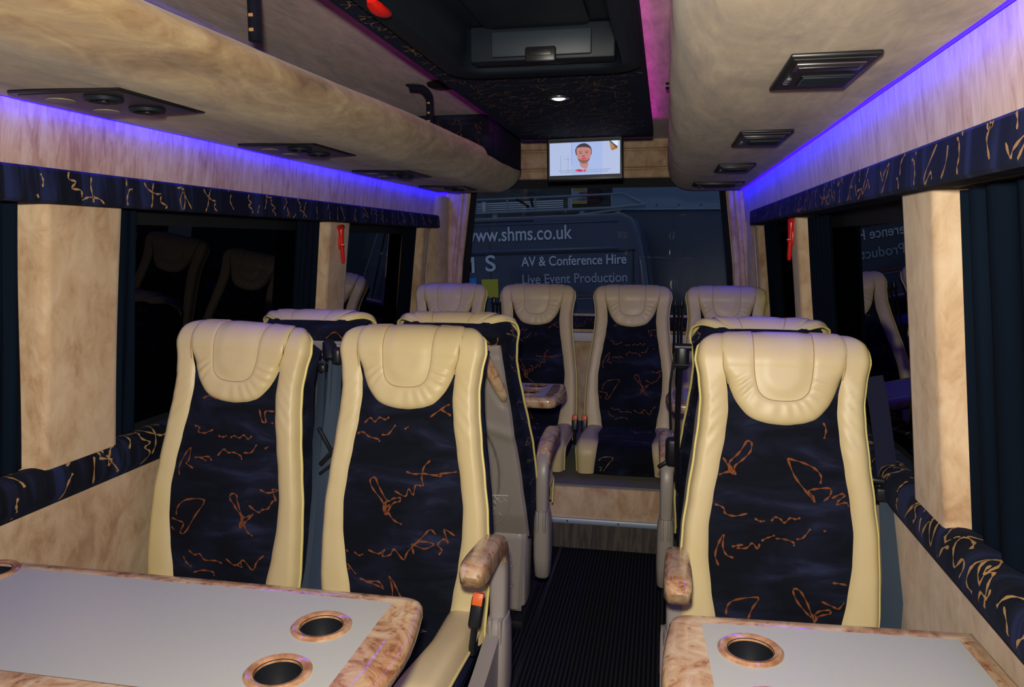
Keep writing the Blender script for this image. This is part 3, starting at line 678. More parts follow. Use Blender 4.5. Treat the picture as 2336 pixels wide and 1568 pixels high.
mesh_obj('screen', mb, SM, root, fixn=False)['label'] = 'lit screen showing a man in a white shirt'
mb = MB(); mb.box((0, .03, .108), (.36, .06, .012), .004); mb.box((0, .045, .122), (.40, .03, .018), .004); mesh_obj('hinge_mount', mb, BLACK_M, root)

# ------------------------------------------------------------------ seats
S1, RR = 1.064, 0.056
S2 = S1 + PI * RR; S3 = S1 + PI * RR * 0.76
HW = [(.40, .218), (.50, .224), (.58, .222), (.68, .217), (.76, .207), (.85, .195), (.93, .186), (.98, .183), (1.03, .188), (1.075, .197), (1.11, .193), (S1 + RR * PI / 2, .165), (S3, .108)]
PW = [(.40, .128), (.47, .138), (.54, .150), (.62, .159), (.69, .160), (.76, .151), (.83, .139), (.90, .127), (.96, .121), (1.0, .123), (1.04, .129), (1.075, .137), (1.10, .140), (S1 + RR * PI / 2, .128), (S3, .084)]
def hwf(s): return tab(s, HW)
def pwf(s): return tab(s, PW)
def sm(t): t = max(0, min(1, t)); return t * t * (3 - 2 * t)

def seat_parts(lean, pattern, leg_h=0.0, back_detail=True, arm=None, front=True, stroke=STROKE):
    """returns (root, dict). local: faces -Y, origin on the floor under the cushion/back junction"""
    root = bpy.data.objects.new('coach_seat', None); COL.objects.link(root); root.empty_display_size = 0.1
    def yf(z):
        t = (z - .45) / .7
        return lean * t - 0.016 * math.sin(max(0, min(1, t)) * PI) 
    def Mp(x, s, h):
        if s <= S1: return (x, yf(s) - h, s)
        if s <= S2:
            a = (s - S1) / RR; cy = yf(S1) + RR
            return (x, cy - (RR + h) * math.cos(a), S1 + (RR + h) * math.sin(a))
        return (x, yf(S1) + 2 * RR + h, S1 - (s - S2))
    def hsc(s): return 1.0 if s < S1 else lerp(1.0, 0.30, sm((s - S1) / (S3 - S1)))
    # bolsters
    for sd in (-1, 1):
        mb = MB()
        def bol(u, v):
            s = lerp(.36, S3, v); a, b = pwf(s), hwf(s); w = b - a; x = lerp(a, b, u)
            inner = lerp(0.012, 0.024, sm((s - 1.02) / 0.05))
            top = 0.024
            d_in = u * w; d_out = (1 - u) * w
            inner = lerp(0.012, top, sm((s - 1.00) / 0.06)); h = inner + (top - inner) * (1 - math.exp(-d_in / 0.012))
            e = max(0, 1 - d_out / 0.022); h = -0.008 + (h + 0.008) * math.sqrt(max(0, 1 - e * e))
            wr = math.exp(-((s - .985) / .06) ** 2) * math.sin((s * 1.0 + x * (1.1)) * 190) * 0.0016 * math.sin(PI * min(1, max(0, u)))
            wr += math.exp(-((s - .90) / .04) ** 2) * math.sin((s + x * 1.3) * 150 + 1) * 0.0011 * math.sin(PI * u)
            return Mp(sd * x, s, (h + wr) * hsc(s))
        mb.grid(bol, 14, 90, flip=(sd < 0)); mesh_obj('side_bolster', mb, LEATHER, root, 60)
    # centre panel (script velvet)
    mb = MB(); chans = (.50, .585, .67, .755, .84)
    def ph(x, s):
        p = pwf(min(s, 1.03)); t = abs(x) / p; h = 0.010 + 0.010 * (1 - t ** 4) * 1.0
        for c in chans: h -= 0.0028 * math.exp(-((s - c) / 0.006) ** 2) * (1 - t * t)
        return h
    mb.grid(lambda u, v: (lambda s: Mp(lerp(-1, 1, u) * (pwf(s) + .004), s, ph(lerp(-1, 1, u) * pwf(s), s)))(lerp(.36, 1.02, v)), 20, 90)
    for st in pattern:
        mb.ribbon(st, lambda x, s: Mp(x, s, ph(x, s) + 0.0012), 0.0028, 1, keep=lambda x, s: abs(x) < pwf(s) - .003 and .37 < s < 1.01, n=4)
    mesh_obj('centre_panel', mb, [FABRIC, stroke], root, 60)
    # headrest surround
    O = [(-.084, S3), (-.128, S1 + RR * PI / 2), (-.140, 1.10), (-.137, 1.075), (-.129, 1.04), (-.118, 1.003), (-.100, .968), (-.066, .937), (0, .925)]
    I = [(-.055, S3), (-.066, S1 + RR * PI / 2), (-.067, 1.11), (-.0665, 1.085), (-.065, 1.06), (-.062, 1.035), (-.054, 1.008), (-.034, .992), (0, .988)]
    O = O + [(-x, s) for x, s in O[-2::-1]]; I = I + [(-x, s) for x, s in I[-2::-1]]
    Oc = catmull([(a, b, 0) for a, b in O], 8); Ic = catmull([(a, b, 0) for a, b in I], 8); N = len(Oc) - 1
    mb = MB()
    def sur(u, v):
        i = u * N; k = min(N - 1, int(i)); f = i - k
        o = Oc[k].lerp(Oc[k + 1], f); q = Ic[k].lerp(Ic[k + 1], f); p = o.lerp(q, v)
        low = 1 - sm((o.y - 1.02) / 0.05); L = (o - q).length
        ho = lerp(0.0272, 0.008, low)
        d = v * L; d2 = (1 - v) * L
        top = 0.033
        h = ho + (top - ho) * (1 - math.exp(-d / lerp(0.004, 0.010, low)))
        h -= 0.0025 * math.exp(-(d2 / 0.004) ** 2)
        bot = math.exp(-((u - .5) / .17) ** 2)
        cr = math.exp(-((abs(u - .5) - .18) / .05) ** 2)
        fan = math.sin(u * 130 + 3 * math.sin(u * 23)) * 0.0010 * bot * math.sin(PI * v) + math.sin((u * 150 + v * 5)) * 0.0015 * cr * math.sin(PI * v)
        return Mp(p.x, p.y, (h + fan) * hsc(p.y))
    mb.grid(sur, N * 2, 12); mesh_obj('headrest_surround', mb, LEATHER, root, 70)
    # headrest pad
    mb = MB(); half = len(Ic) // 2
    def pad(u, v):
        i = v * half; k = min(half - 1, int(i)); q = Ic[k].lerp(Ic[k + 1], i - k); w = max(abs(q.x), .0005); x = lerp(-w, w, u)
        d = min(w - abs(x), 1) ; dd = min(d, max(0, (q.y - .988)) if v > .7 else d)
        e = math.hypot(x / .066, max(0, (1.055 - q.y)) / .067)
        h = 0.0305 + 0.005 * (1 - sm((e - .5) / .5) ) 
        if w < .004: h = 0.0305
        return Mp(x, q.y, h * hsc(q.y))
    mb.grid(pad, 16, 60); mesh_obj('headrest_pad', mb, LEATHER, root, 60)
    # stitched seam round the pad and round the surround
    mb = MB(); mb.tube([Mp(p.x, p.y, 0.0306 * hsc(p.y)) for p in Ic], 0.0011, 5)
    for sg in (-1, 1):
        top_seam = catmull([(sg * .1285, 1.038, 0), (sg * .1355, 1.065, 0), (sg * .1345, 1.095, 0), (sg * .124, 1.121, 0), (sg * .100, 1.137, 0), (sg * .067, S1 + RR * PI / 2 - .002, 0)], 8)
        mb.tube([Mp(p.x, p.y, lerp(.0290, .0328, sm((.137 - abs(p.x)) / .03)) * hsc(p.y)) for p in top_seam], 0.0012, 5)
    mesh_obj('stitching', mb, SEAM, root)
    # piping
    for sd in (-1, 1):
        mb = MB(); mb.tube([Mp(sd * (hwf(s) + .0005), s, -0.010 * hsc(s)) for s in [lerp(.36, S3, k / 80) for k in range(81)]], 0.0038, 8); mesh_obj('piping', mb, PIPING, root)
    # core
    mb = MB(); T = [(.36, .125), (.45, .135), (.7, .12), (.9, .115), (S1, .112)]
    def core_ring(z):
        if z <= S1:
            y0, y1 = yf(z) + .006, yf(z) + tab(z, T); w = hwf(z)
            wb = w * .95
        else:
            q = math.sqrt(max(1e-5, (RR + .006) ** 2 - (z - S1) ** 2)); cy = yf(S1) + RR; y0, y1 = cy - q, cy + q
            f = (z - S1) / RR; w = lerp(.197, .160, min(1, f)); wb = lerp(.187, .108, min(1, f) ** .8)
        w -= .002; d = y1 - y0; r = .2
        return [(-w, y0, z), (-w * .995, y0 + d * .3, z), (-lerp(w, wb, .5), y0 + d * .65, z), (-wb, y0 + d * .90, z), (-wb + .012, y1, z), (-wb * .5, y1 + .004, z), (0, y1 + .005, z), (wb * .5, y1 + .004, z), (wb - .012, y1, z), (wb, y0 + d * .90, z), (lerp(w, wb, .5), y0 + d * .65, z), (w * .995, y0 + d * .3, z), (w, y0, z)]
    zs = [lerp(.34, S1, k / 34) for k in range(35)] + [S1 + (RR + .004) * math.sin(PI / 2 * k / 8) for k in range(1, 9)]
    vs = []; 
    for z in zs: vs += core_ring(z)
    K = 13; fs = [(j * K + i, j * K + (i + 1) % K, (j + 1) * K + (i + 1) % K, (j + 1) * K + i) for j in range(len(zs) - 1) for i in range(K)]
    fs.append(tuple(range(K))); fs.append(tuple((len(zs) - 1) * K + i for i in range(K))); mb.add(vs, fs)
    def Bk(x, z, h): return (x, yf(z) + tab(z, T) + .005 + h, z)
    rg = random.Random(14)
    def sidemap(sd):
        def f(a, z):
            z2 = min(z, 1.10); rr = core_ring(z2); L_ = [rr[12], rr[11], rr[10], rr[9]]
            t = max(0, min(2.999, a / 0.1 * 3)); k = int(t); p = Vector(L_[k]).lerp(Vector(L_[k + 1]), t - k); return (sd * (p.x + .0012), p.y, p.z)
        return f
    if back_detail:
        for sd in (-1, 1): scatter(mb, lambda a, z, F=sidemap(sd): F(z, a), .46, 1.10, .012, .09, .075, .0017, 2, .55, rg, 1.2)
        for st in [[(-.13, 1.05), (-.10, 1.075), (-.07, 1.055)], [(.05, 1.052), (.08, 1.072), (.12, 1.08)], [(.09, 1.08), (.11, 1.055)], [(-.155, 1.07), (-.15, 1.05), (-.13, 1.045)], [(.115, 1.095), (.125, 1.075), (.135, 1.092)]]:
            mb.ribbon(st, lambda x, z: (x, yf(S1) + 2 * RR + .0115 if z < S1 else yf(S1) + RR + math.sqrt(max(0, (RR + .006) ** 2 - (z - S1) ** 2)) + .006, z), .0026, 1)
    mesh_obj('back_cover', mb, [FABRIC, STROKE, GOLD], root, 50)
    if back_detail:
        mb = MB(); BW = [(.36, .208), (.45, .207), (.56, .198), (.79, .178), (.95, .166), (1.04, .160)]
        def bh(x, z):
            w = tab(z, BW); e = min(1, (w - abs(x)) / .014, (1.045 - z) / .012 if z > 1.0 else 1); h = .003 + .014 * math.sqrt(max(0, 1 - (1 - max(0, e)) ** 2))
            # recess pocket in the lower half
            r = math.hypot(x / .135, (z - .60) / .23); h -= .013 * (1 - sm((r - .86) / .08))
            h += .007 * math.exp(-((z - (.80 - abs(x) * .35)) / .02) ** 2)
            h -= .004 * sm((z - 1.005) / .006) * (1 if z < 1.04 else 0)
            for sg in (-1, 1):
                r2 = math.hypot((x - sg * (.128 - (1.0 - z) * .12 * -1 * .0 - (z - .93) * .30)) / .026, (z - .935) / .105); h -= .008 * (1 - sm((r2 - .8) / .25))
            return h
        mb.grid(lambda u, v: (lambda z: Bk(lerp(-1, 1, u) * tab(z, BW), z, bh(lerp(-1, 1, u) * tab(z, BW), z)))(lerp(.36, 1.045, v)), 60, 100)
        bp = mesh_obj('back_shell', mb, PLASTIC, root, 40)
        for sg in (-1, 1):
            mb = MB(); pts = catmull([Bk(sg * .096, 1.030, .006), Bk(sg * .114, .990, .022), Bk(sg * .136, .940, .026), Bk(sg * .153, .89, .019), Bk(sg * .157, .862, .004)], 6)
            n_ = len(pts); mb.tube(pts, [.009 + .0105 * math.sin(PI * (.15 + .8 * k / (n_ - 1))) for k in range(n_)], 12, 0, True, 1.0, 0.85)
            gh = mesh_obj('grab_handle', mb, BURL, bp, 60)
            mb = MB(); mb.lathe([(.009, 0), (.0085, .003), (0, .0035)], Bk(sg * .106, 1.008, .026), 14, rot=Euler((-PI / 2, 0, 0))); mesh_obj('screw_cap', mb, PLASTIC, gh)
        mb = MB(); mb.box(Bk(.118, .66, .010), (.034, .018, .060), .006, seg=3); mb.box(Bk(.112, .655, .017), (.018, .010, .035), .004); mesh_obj('coat_hook', mb, PLASTIC, bp)
        # net pocket
        mb = MB(); fr = [Bk(.158 * math.cos(a), .525 + .15 * math.sin(a), .014) for a in [PI + PI * k / 20 for k in range(21)]]
        mb.tube(fr, .0045, 8); mesh_obj('pocket_rim', mb, PLASTIC, bp)
        mb = MB(); mb.tube([Bk(-.150, .523, .016), Bk(0, .515, .018), Bk(.150, .523, .016)], .0022, 5)
        for k in range(-6, 7):
            for dd in (-1, 1):
                ps = []
                for t in range(9):
                    z = .520 - t * .018; x = k * .025 + dd * (t * .018)
                    zz = .525 - .14 * math.sqrt(max(0, 1 - (x / .152) ** 2)) if abs(x) < .152 else 9
                    if z > zz and abs(x) < .15: ps.append(Bk(x, z, .015 + .002 * math.sin(t * 2)))
                if len(ps) > 1: mb.tube(ps, .0017, 4, cap=False)
        mesh_obj('magazine_net', mb, mat('net_cord', (.55, .52, .47), .8), bp)
        # lower base shell
        mb = MB()
        def ls(u, v):
            z = lerp(.10, .375, v); w = lerp(.185, .202, v); x = lerp(-1, 1, u) * w; e = min(1, (w - abs(x)) / .02, (z - .10) / .02 + .001, (.377 - z) / .008 + .001)
            return (x, yf(.45) + .118 + .014 * math.sqrt(max(0, 1 - (1 - e) ** 2)) + (.45 - z) * .03, z)
        mb.grid(ls, 30, 24); mb.box((0, .05, .24), (.40, .14, .27), .02)
        for sg in (-1, 1):
            for z in (.20, .27): mb.lathe([(.010, 0), (.010, .006), (.006, .007), (0, .003)], (sg * .155, yf(.45) + .135 + (.45 - z) * .03, z), 12, rot=Euler((-PI / 2, 0, 0)))
        mesh_obj('base_shell', mb, PLASTIC, root, 40)
        mb = MB(); pts = catmull([Bk(.19, .405, .030), Bk(.150, .375, .046), Bk(.11, .357, .048), Bk(.07, .352, .030)], 6)
        mb.tube(pts[:9], .0034, 6, 1); mb.tube(pts[8:], .0038, 6, 0); mesh_obj('release_cable', mb, [mat('yellow_sleeve', (.7, .62, .03), .4), BLACK], root)['label'] = 'yellow and black cable'
    # cushion : two leather sides + velvet middle
    CD, CWd, ZT = 0.45, 0.222, 0.432
    def cz(x, y):    # top profile along depth; y 0 (rear) .. -CD (front)
        t = -y / CD; return ZT - .012 + .022 * math.sin(min(1, t * 1.1) * PI * .5)
    def Cm(x, s, h):   # s: arc along top then down the front
        Ltop = CD - .04; R_ = .045
        if s <= Ltop: y = -s + .03; return (x, y, cz(x, y) + h)
        a = min((s - Ltop) / R_, PI / 2); y0 = -Ltop + .03; z0 = cz(x, y0)
        p = (x, y0 - (R_ + h) * math.sin(a), z0 - R_ + (R_ + h) * math.cos(a))
        rest = max(0, s - Ltop - R_ * PI / 2); return (p[0], p[1] + rest * .12, p[2] - rest)
    SE = CD - .04 + .045 * PI / 2 + .085
    cp = lambda s: tab(s, [(0, .125), (.2, .135), (.42, .118), (SE, .135)])
    cwf = lambda s: tab(s, [(0, .212), (.2, .222), (.40, .222), (SE, .216)])
    for sd in (-1, 1):
        mb = MB()
        def cb(u, v):
            s = lerp(0, SE, v); a, b = cp(s), cwf(s); x = lerp(a, b, u); d = (1 - u) * (b - a); di = u * (b - a)
            h = .004 + .018 * (1 - math.exp(-di / .010)); e = max(0, 1 - d / .03); h = -.02 + (h + .02) * math.sqrt(max(0, 1 - e * e)); return Cm(sd * x, s, h)
        mb.grid(cb, 10, 40, flip=(sd > 0)); mesh_obj('cushion_bolster', mb, LEATHER, root, 60)
        mb = MB(); mb.tube([Cm(sd * cwf(s), s, -.019) for s in [lerp(0, SE, k / 40) for k in range(41)]], .0036, 6); mesh_obj('piping', mb, PIPING, root)
    mb = MB(); chm = lambda x, s: .006 + .007 * (1 - (abs(x) / .14) ** 4)
    mb.grid(lambda u, v: (lambda s: Cm(lerp(-1, 1, u) * (cp(s) + .002), s, chm(lerp(-1, 1, u) * cp(s), s)))(lerp(0, SE, v)), 14, 40)
    scatter(mb, lambda u, v: Cm(v, u, chm(v, u) + .0013), .05, SE - .01, -.115, .115, .11, .0018, 1, .8, random.Random(int(lean * 100)), 0.1 + PI / 2, .2)
    mesh_obj('cushion_top', mb, [FABRIC, GOLD], root, 60)
    mb = MB(); mb.box((0, -.185, .37), (.418, .43, .085), .02, seg=3)
    mb.box((0, -.18, .325), (.40, .40, .04), .01)
    mesh_obj('cushion_base', mb, FABRIC, root)
    if leg_h >= 0:
        mb = MB(); mb.box((0, -.10, .17), (.30, .28, .28), .02); mb.box((0, -.10, .017), (.36, .34, .03), .006); mesh_obj('pedestal', mb, BLACK_M, root)
    else:
        mb = MB(); mb.box((0, -.16, .300), (.38, .36, .03), .006); mesh_obj('pedestal', mb, PLASTIC_D, root)
    root['yf_top'] = yf(1.0)
    return root

def armrest(seat, sd, off=0.252):
    """curved armrest on side sd (+1/-1) of the seat in seat-local space"""
    X = sd * off
    a = bpy.data.objects.new('armrest', None)
    mb = MB()
    # pivot housing and foot
    def loft(levels, mi=0):
        vs = []; n = 14
        for (cx, cy, cz, wx, wy, tilt) in levels:
            for k in range(n):
                t = 2 * PI * k / n; c_, s_ = math.cos(t), math.sin(t); px = wx * (abs(c_) ** .55) * (1 if c_ > 0 else -1); py = wy * (abs(s_) ** .55) * (1 if s_ > 0 else -1)
                vs.append((cx + px, cy + py * math.cos(tilt), cz + py * math.sin(tilt)))
        fs = [(j * n + i, j * n + (i + 1) % n, (j + 1) * n + (i + 1) % n, (j + 1) * n + i) for j in range(len(levels) - 1) for i in range(n)]
        fs.append(tuple(range(n))); fs.append(tuple((len(levels) - 1) * n + k for k in range(n))); mb.add(vs, fs, mi)
    loft([(X, -.005, .175, .018, .03, 0), (X, -.005, .19, .027, .05, 0), (X, 0, .26, .030, .058, 0), (X, .005, .345, .030, .052, 0), (X, .01, .40, .028, .045, 0), (X, .012, .425, .024, .038, 0), (X, .012, .43, .014, .03, 0)])
    for dx in (-.012, .012): mb.box((X + dx, .012, .395), (.010, .105, .075), .004)
    p = mesh_obj('armrest', mb, PLASTIC, seat, 45)
    mb = MB()
    path = [(X, .012, .395), (X, .018, .45), (X, .020, .52), (X, .012, .575), (X, -.018, .615), (X, -.07, .632), (X, -.15, .638), (X, -.235, .640)]
    P = catmull(path, 5); n_ = len(P); vs = []; n = 14
    for i, q in enumerate(P):
        t = (P[min(i + 1, n_ - 1)] - P[max(i - 1, 0)]).normalized(); nrm = Vector((0, -t.z, t.y)); f = i / (n_ - 1)
        wx = lerp(.020, .0265, f); wn = lerp(.034, .022, f)
        for k in range(n):
            an = 2 * PI * k / n; c_, s_ = math.cos(an), math.sin(an); px = wx * (abs(c_) ** .5) * (1 if c_ > 0 else -1); pn = wn * (abs(s_) ** .5) * (1 if s_ > 0 else -1)
            vs.append(q + Vector((px, 0, 0)) + nrm * pn)
    fs = [(j * n + i, j * n + (i + 1) % n, (j + 1) * n + (i + 1) % n, (j + 1) * n + i) for j in range(n_ - 1) for i in range(n)]
    fs.append(tuple(range(n))); fs.append(tuple((n_ - 1) * n + k for k in range(n))); mb.add(vs, fs); mesh_obj('arm', mb, PLASTIC, p, 45)
    mb = MB(); vs = []; Q = P[16:] ; Q = Q + [Q[-1] + Vector((0, -.014, -.003)), Q[-1] + Vector((0, -.026, -.010))]; m_ = len(Q)
    for i, q in enumerate(Q):
        t = (Q[min(i + 1, m_ - 1)] - Q[max(i - 1, 0)]).normalized(); nrm = Vector((0, -t.z, t.y)); nrm = nrm if nrm.z > 0 or abs(nrm.z) < .3 else -nrm
        if nrm.z < -.1: nrm = -nrm
        f = i / (m_ - 1); e = 1.0 if i < m_ - 3 else (.97, .90, .62)[i - (m_ - 3)]
        wx = lerp(.0245, .0300, min(1, f * 1.3)) * e; wt = lerp(.027, .029, f) * e
        for (cx_, cn) in ((-1, -.75), (-1.0, .35), (-.93, .72), (-.7, .93), (-.3, 1), (.3, 1), (.7, .93), (.93, .72), (1.0, .35), (1, -.75), (.6, -.95), (-.6, -.95)):
            vs.append(q + Vector((cx_ * wx, 0, 0)) + nrm * cn * wt)
    n = 12; fs = [(j * n + i, j * n + (i + 1) % n, (j + 1) * n + (i + 1) % n, (j + 1) * n + i) for j in range(m_ - 1) for i in range(n)]
    fs.append(tuple(range(n))); fs.append(tuple((m_ - 1) * n + k for k in range(n))); mb.add(vs, fs)
    mesh_obj('burl_cap', mb, BURL, p, 60)['label'] = 'lacquered burl wood armrest cap'
    return p

def side_shield(seat, sd):
    """moulded plastic shield at the side of the cushion, below the armrest"""
    mb = MB(); X = sd * .246
    prof = [(.09, .20), (.10, .36), (.06, .41), (-.03, .395), (-.16, .36), (-.30, .335), (-.40, .33), (-.43, .30), (-.42, .22), (-.30, .17), (-.05, .15)]
    pc = [(q.x, q.y) for q in catmull([(a, b, 0) for a, b in prof], 4, True)]
    mb.prism(pc, X - .018, X + .018, axis='X'); mesh_obj('side_shield', mb, PLASTIC, seat, 50)
    mb = MB()
    for (y, z, a, b) in ((.02, .36, .035, .05), (-.22, .27, .10, .04)): mb.lathe([(1, 0), (.95, .2), (0, .25)], (X + sd * .017, y, z), 20, 0, rot=Euler((0, sd * PI / 2, 0))) if False else mb.box((X + sd * .018, y, z), (.004, a * 1.6, b * 1.6), .002)
    mesh_obj('shield_inlay', mb, mat('maroon_inlay', (.10, .045, .04), .5), seat)

def mark(o, label, group, name=None):
    o['label'] = label; o['category'] = 'seat'; o['group'] = group
    return o
near_g, mid_g, back_g = 'cream and navy seats facing the viewer over the near tables', 'seats turned away, backs to the near row', 'back row of four seats'
YN, YM, YK = 1.80, 2.61, 3.86
s1 = seat_parts(0.12, PAT1, back_detail=False); s1.location = (-1.172, YN, 0); s1.rotation_euler = (0, .052, math.radians(-1.5)); mark(s1, 'near cream and navy seat by the left window, facing the viewer', near_g)
s2 = seat_parts(0.12, PAT2, back_detail=False); s2.location = (-0.640, YN, 0); s2.rotation_euler = (0, 0, math.radians(-1.0)); armrest(s2, 1); side_shield(s2, 1); mark(s2, 'near cream and navy seat on the left of the aisle, with armrest', near_g)
s3 = seat_parts(0.12, PAT3, back_detail=False); s3.location = (0.275, YN, 0); armrest(s3, -1, .232); side_shield(s3, -1); mark(s3, 'near cream and navy seat alone on the right of the aisle', near_g)
m1 = seat_parts(0.27, PAT1); m1.location = (-0.640, YM, 0); m1.rotation_euler = (0, 0, PI)
armrest(m1, -1, .240); mark(m1, 'seat with grey plastic back and net pocket on the left of the aisle', mid_g)
m2 = copy_tree(m1); m2.location = (-1.105, YM, 0); mark(m2, 'seat turned away by the left window, mostly hidden behind the near window seat', mid_g)
for ch in list(m2.children):
    if ch.name.startswith('armrest'):
        for g in list(ch.children): bpy.data.objects.remove(g)
        bpy.data.objects.remove(ch)
m3 = copy_tree(m1); m3.location = (0.275, YM, 0); mark(m3, 'seat turned away on the right of the aisle, behind the near right seat', mid_g)
for ch in list(m3.children):
    if ch.name.startswith('armrest'):
        for g in list(ch.children): bpy.data.objects.remove(g)
        bpy.data.objects.remove(ch)
armrest(m3, 1)
b1 = seat_parts(0.17, PAT2, leg_h=-1, back_detail=False); b1.location = (-1.120, YK, 0)
mark(b1, 'back row seat at the far left, its top lit violet', back_g)
b2 = copy_tree(b1); b2.location = (-0.650, YK, 0); mark(b2, 'back row seat second from the left, behind the small table', back_g)
b3 = seat_parts(0.17, PAT1, leg_h=-1, back_detail=False); b3.location = (-0.160, YK, 0); mark(b3, 'back row seat at the end of the aisle, its cushion in full view', back_g)
b4 = copy_tree(b3); b4.location = (0.303, YK, 0); mark(b4, 'back row seat at the far right, top showing over the seat before it', back_g)

# ------------------------------------------------------------------ tables
def table(name, x0, x1, y0, y1, z, aisle, label, cups, thick=0.042, rim=0.034, grp=None, yaw=0.0):
    """aisle = +1: bowed rounded end at x1, else at x0"""
    root = thing(name, label, 'table', ((x0 + x1) / 2, (y0 + y1) / 2, z - thick), (0, 0, math.radians(yaw)), group=grp)
    cx, cy = (x0 + x1) / 2, (y0 + y1) / 2; w, d = (x1 - x0) / 2, (y1 - y0) / 2
    def outline(g, bow=0.020, r=0.035):
        o = []; W_, D_ = w - g, d - g; r = max(.004, r - g * .5)
        for k in range(7):   # top aisle corner
            a = PI / 2 - PI / 2 * k / 6; o.append((W_ - r + r * math.cos(a), D_ - r + r * math.sin(a)))
        for k in range(1, 8): t = k / 8; o.append((W_ + bow * (1 - g / .06) * math.sin(PI * t), lerp(D_ - r, -D_ + r, t)))
        for k in range(7): a = -PI / 2 * k / 6; o.append((W_ - r + r * math.cos(a), -D_ + r + r * math.sin(a)))
        q = .008
        o += [(-W_, -D_), (-W_, D_)]
        return [(aisle * x, y) for x, y in o]
    mb = MB(); lv = [(rim + .006, thick - .010), (rim, thick - .001), (rim - .004, thick), (.012, thick), (.004, thick - .004), (0, thick - .012), (0, .014), (.005, .004), (.014, 0), (.06, 0)]
    lv = lv[1:]; vs = []
    for g, zz in lv:
        gg = g if g < rim - .001 else rim + .012 * 0 + (g - rim)
        vs += [(x, y, zz) for x, y in outline(gg)]
    M_ = len(outline(0)); fs = [(j * M_ + i, j * M_ + (i + 1) % M_, (j + 1) * M_ + (i + 1) % M_, (j + 1) * M_ + i) for j in range(len(lv) - 1) for i in range(M_)]
    fs.append(tuple((len(lv) - 1) * M_ + i for i in range(M_))); mb.add(vs, fs); mesh_obj('table_rim', mb, BURL, root, 50)['label'] = 'glossy burl wood rim'
    # laminate inlay: squarer at the aisle end, with holes for the cup wells handled by rings standing proud
    mb = MB(); e = rim + .014 if True else rim
    xa, xb = -w + rim + .001, w - rim - .018; pts = [(aisle * xa, -d + rim), (aisle * xb, -d + rim), (aisle * (xb), d - rim), (aisle * xa, d - rim)]
    holes = [[(ux - cx + .036 * math.cos(2 * PI * k / 24), uy - cy + .036 * math.sin(2 * PI * k / 24)) for k in range(24)] for ux, uy in cups]
    from mathutils.geometry import tessellate_polygon
    loops = [[Vector((x, y, 0)) for x, y in pts]] + [[Vector((x, y, 0)) for x, y in h_] for h_ in holes]; tris = tessellate_polygon(loops); flat_ = [v for l_ in loops for v in l_]
    mb.add([(v.x, v.y, thick - .0005) for v in flat_], [tuple(t) for t in tris]); mesh_obj('table_inlay', mb, TABLETOP, root, fixn=True)
    mb = MB(); mb.prism([(aisle * (xb - .001), -d + rim), (aisle * (w - .02), -d + rim), (aisle * (w - .005), 0), (aisle * (w - .02), d - rim), (aisle * (xb - .001), d - rim)], thick - .012, thick - .0002, axis='Z'); mesh_obj('end_panel', mb, BURL, root)
    for (ux, uy) in cups:
        px_, py_ = ux - cx, uy - cy
        mb = MB(); mb.lathe([(.050, -.004), (.050, .002), (.046, .005), (.040, .0045), (.034, .001), (.034, -.002)], (px_, py_, thick), 32)
        cr = mesh_obj('cup_holder', mb, BURL_RING, root)
        # a black cup sunk into the table: drawn as an open bowl whose rim stands a hair above the laminate
        mb = MB(); mb.lathe([(.037, .0025), (.0345, .0036), (.034, -.048), (.030, -.053), (0, -.053)], (px_, py_, thick - .001), 28); mesh_obj('cup_well', mb, BLACK, cr)
    mb = MB(); mb.box((-aisle * (w - .05), 0, -.02), (.08, d * 1.3, .04), .006); mb.tube([(-aisle * (w - .06), 0, -.02), (-aisle * (w - .16), 0, -z + thick + .36), (-aisle * (w - .16), 0, -z + thick + .0)], .018, 10)
    mesh_obj('support', mb, BLACK, root)
    return root
table('bay_table', -1.345, -0.405, 0.885, 1.275, .72, 1, 'long burl edged table at the lower left with two cup holders at its end', [(-.544, 1.134), (-.547, .991), (-1.265, 1.215), (-1.265, 1.06)])
table('bay_table', 0.030, 0.522, 0.885, 1.315, .72, -1, 'short burl edged table at the lower right', [(.150, 1.198), (.155, 1.045)], yaw=3.0)
table('bay_table', -1.330, -0.415, 3.02, 3.37, .735, 1, 'small burl edged table on the left in front of the back row', [(-.535, 3.27), (-.545, 3.13)], .045)
table('bay_table', 0.035, 0.520, 3.02, 3.37, .735, -1, 'burl edged table on the right in front of the back row, mostly hidden', [(.15, 3.27), (.15, 3.13)], .045)

# ------------------------------------------------------------------ seat belts
def webbing(pts, w, name, parent=None, twist=None, m=None, t=0.0014, side=None):
    P = catmull(pts, 8); n_ = len(P); vs = []
    for i, q in enumerate(P):
        tt = (P[min(i + 1, n_ - 1)] - P[max(i - 1, 0)]).normalized(); f = i / (n_ - 1)
        a = (twist(f) if twist else 0); sdv = Vector(side) if side else Vector((1, 0, 0)); sdv = (sdv - tt * sdv.dot(tt)).normalized(); nv = tt.cross(sdv).normalized()
        u = sdv * math.cos(a) + nv * math.sin(a); v2 = nv * math.cos(a) - sdv * math.sin(a)
        ww = w * (1 if not callable(w) else 1)
        for (p_, q_) in ((-1, -1), (-.35, -.2), (.35, -.2), (1, -1), (1, 1), (.35, 1.8), (-.35, 1.8), (-1, 1)): vs.append(q + u * p_ * ww / 2 + v2 * q_ * t)
    n = 8; fs = [(j * n + i, j * n + (i + 1) % n, (j + 1) * n + (i + 1) % n, (j + 1) * n + i) for j in range(n_ - 1) for i in range(n)]
    fs.append(tuple(range(n))); fs.append(tuple((n_ - 1) * n + k for k in range(n)))
    mb = MB(); mb.add(vs, fs); return mesh_obj(name, mb, m or BELT, parent, 50)
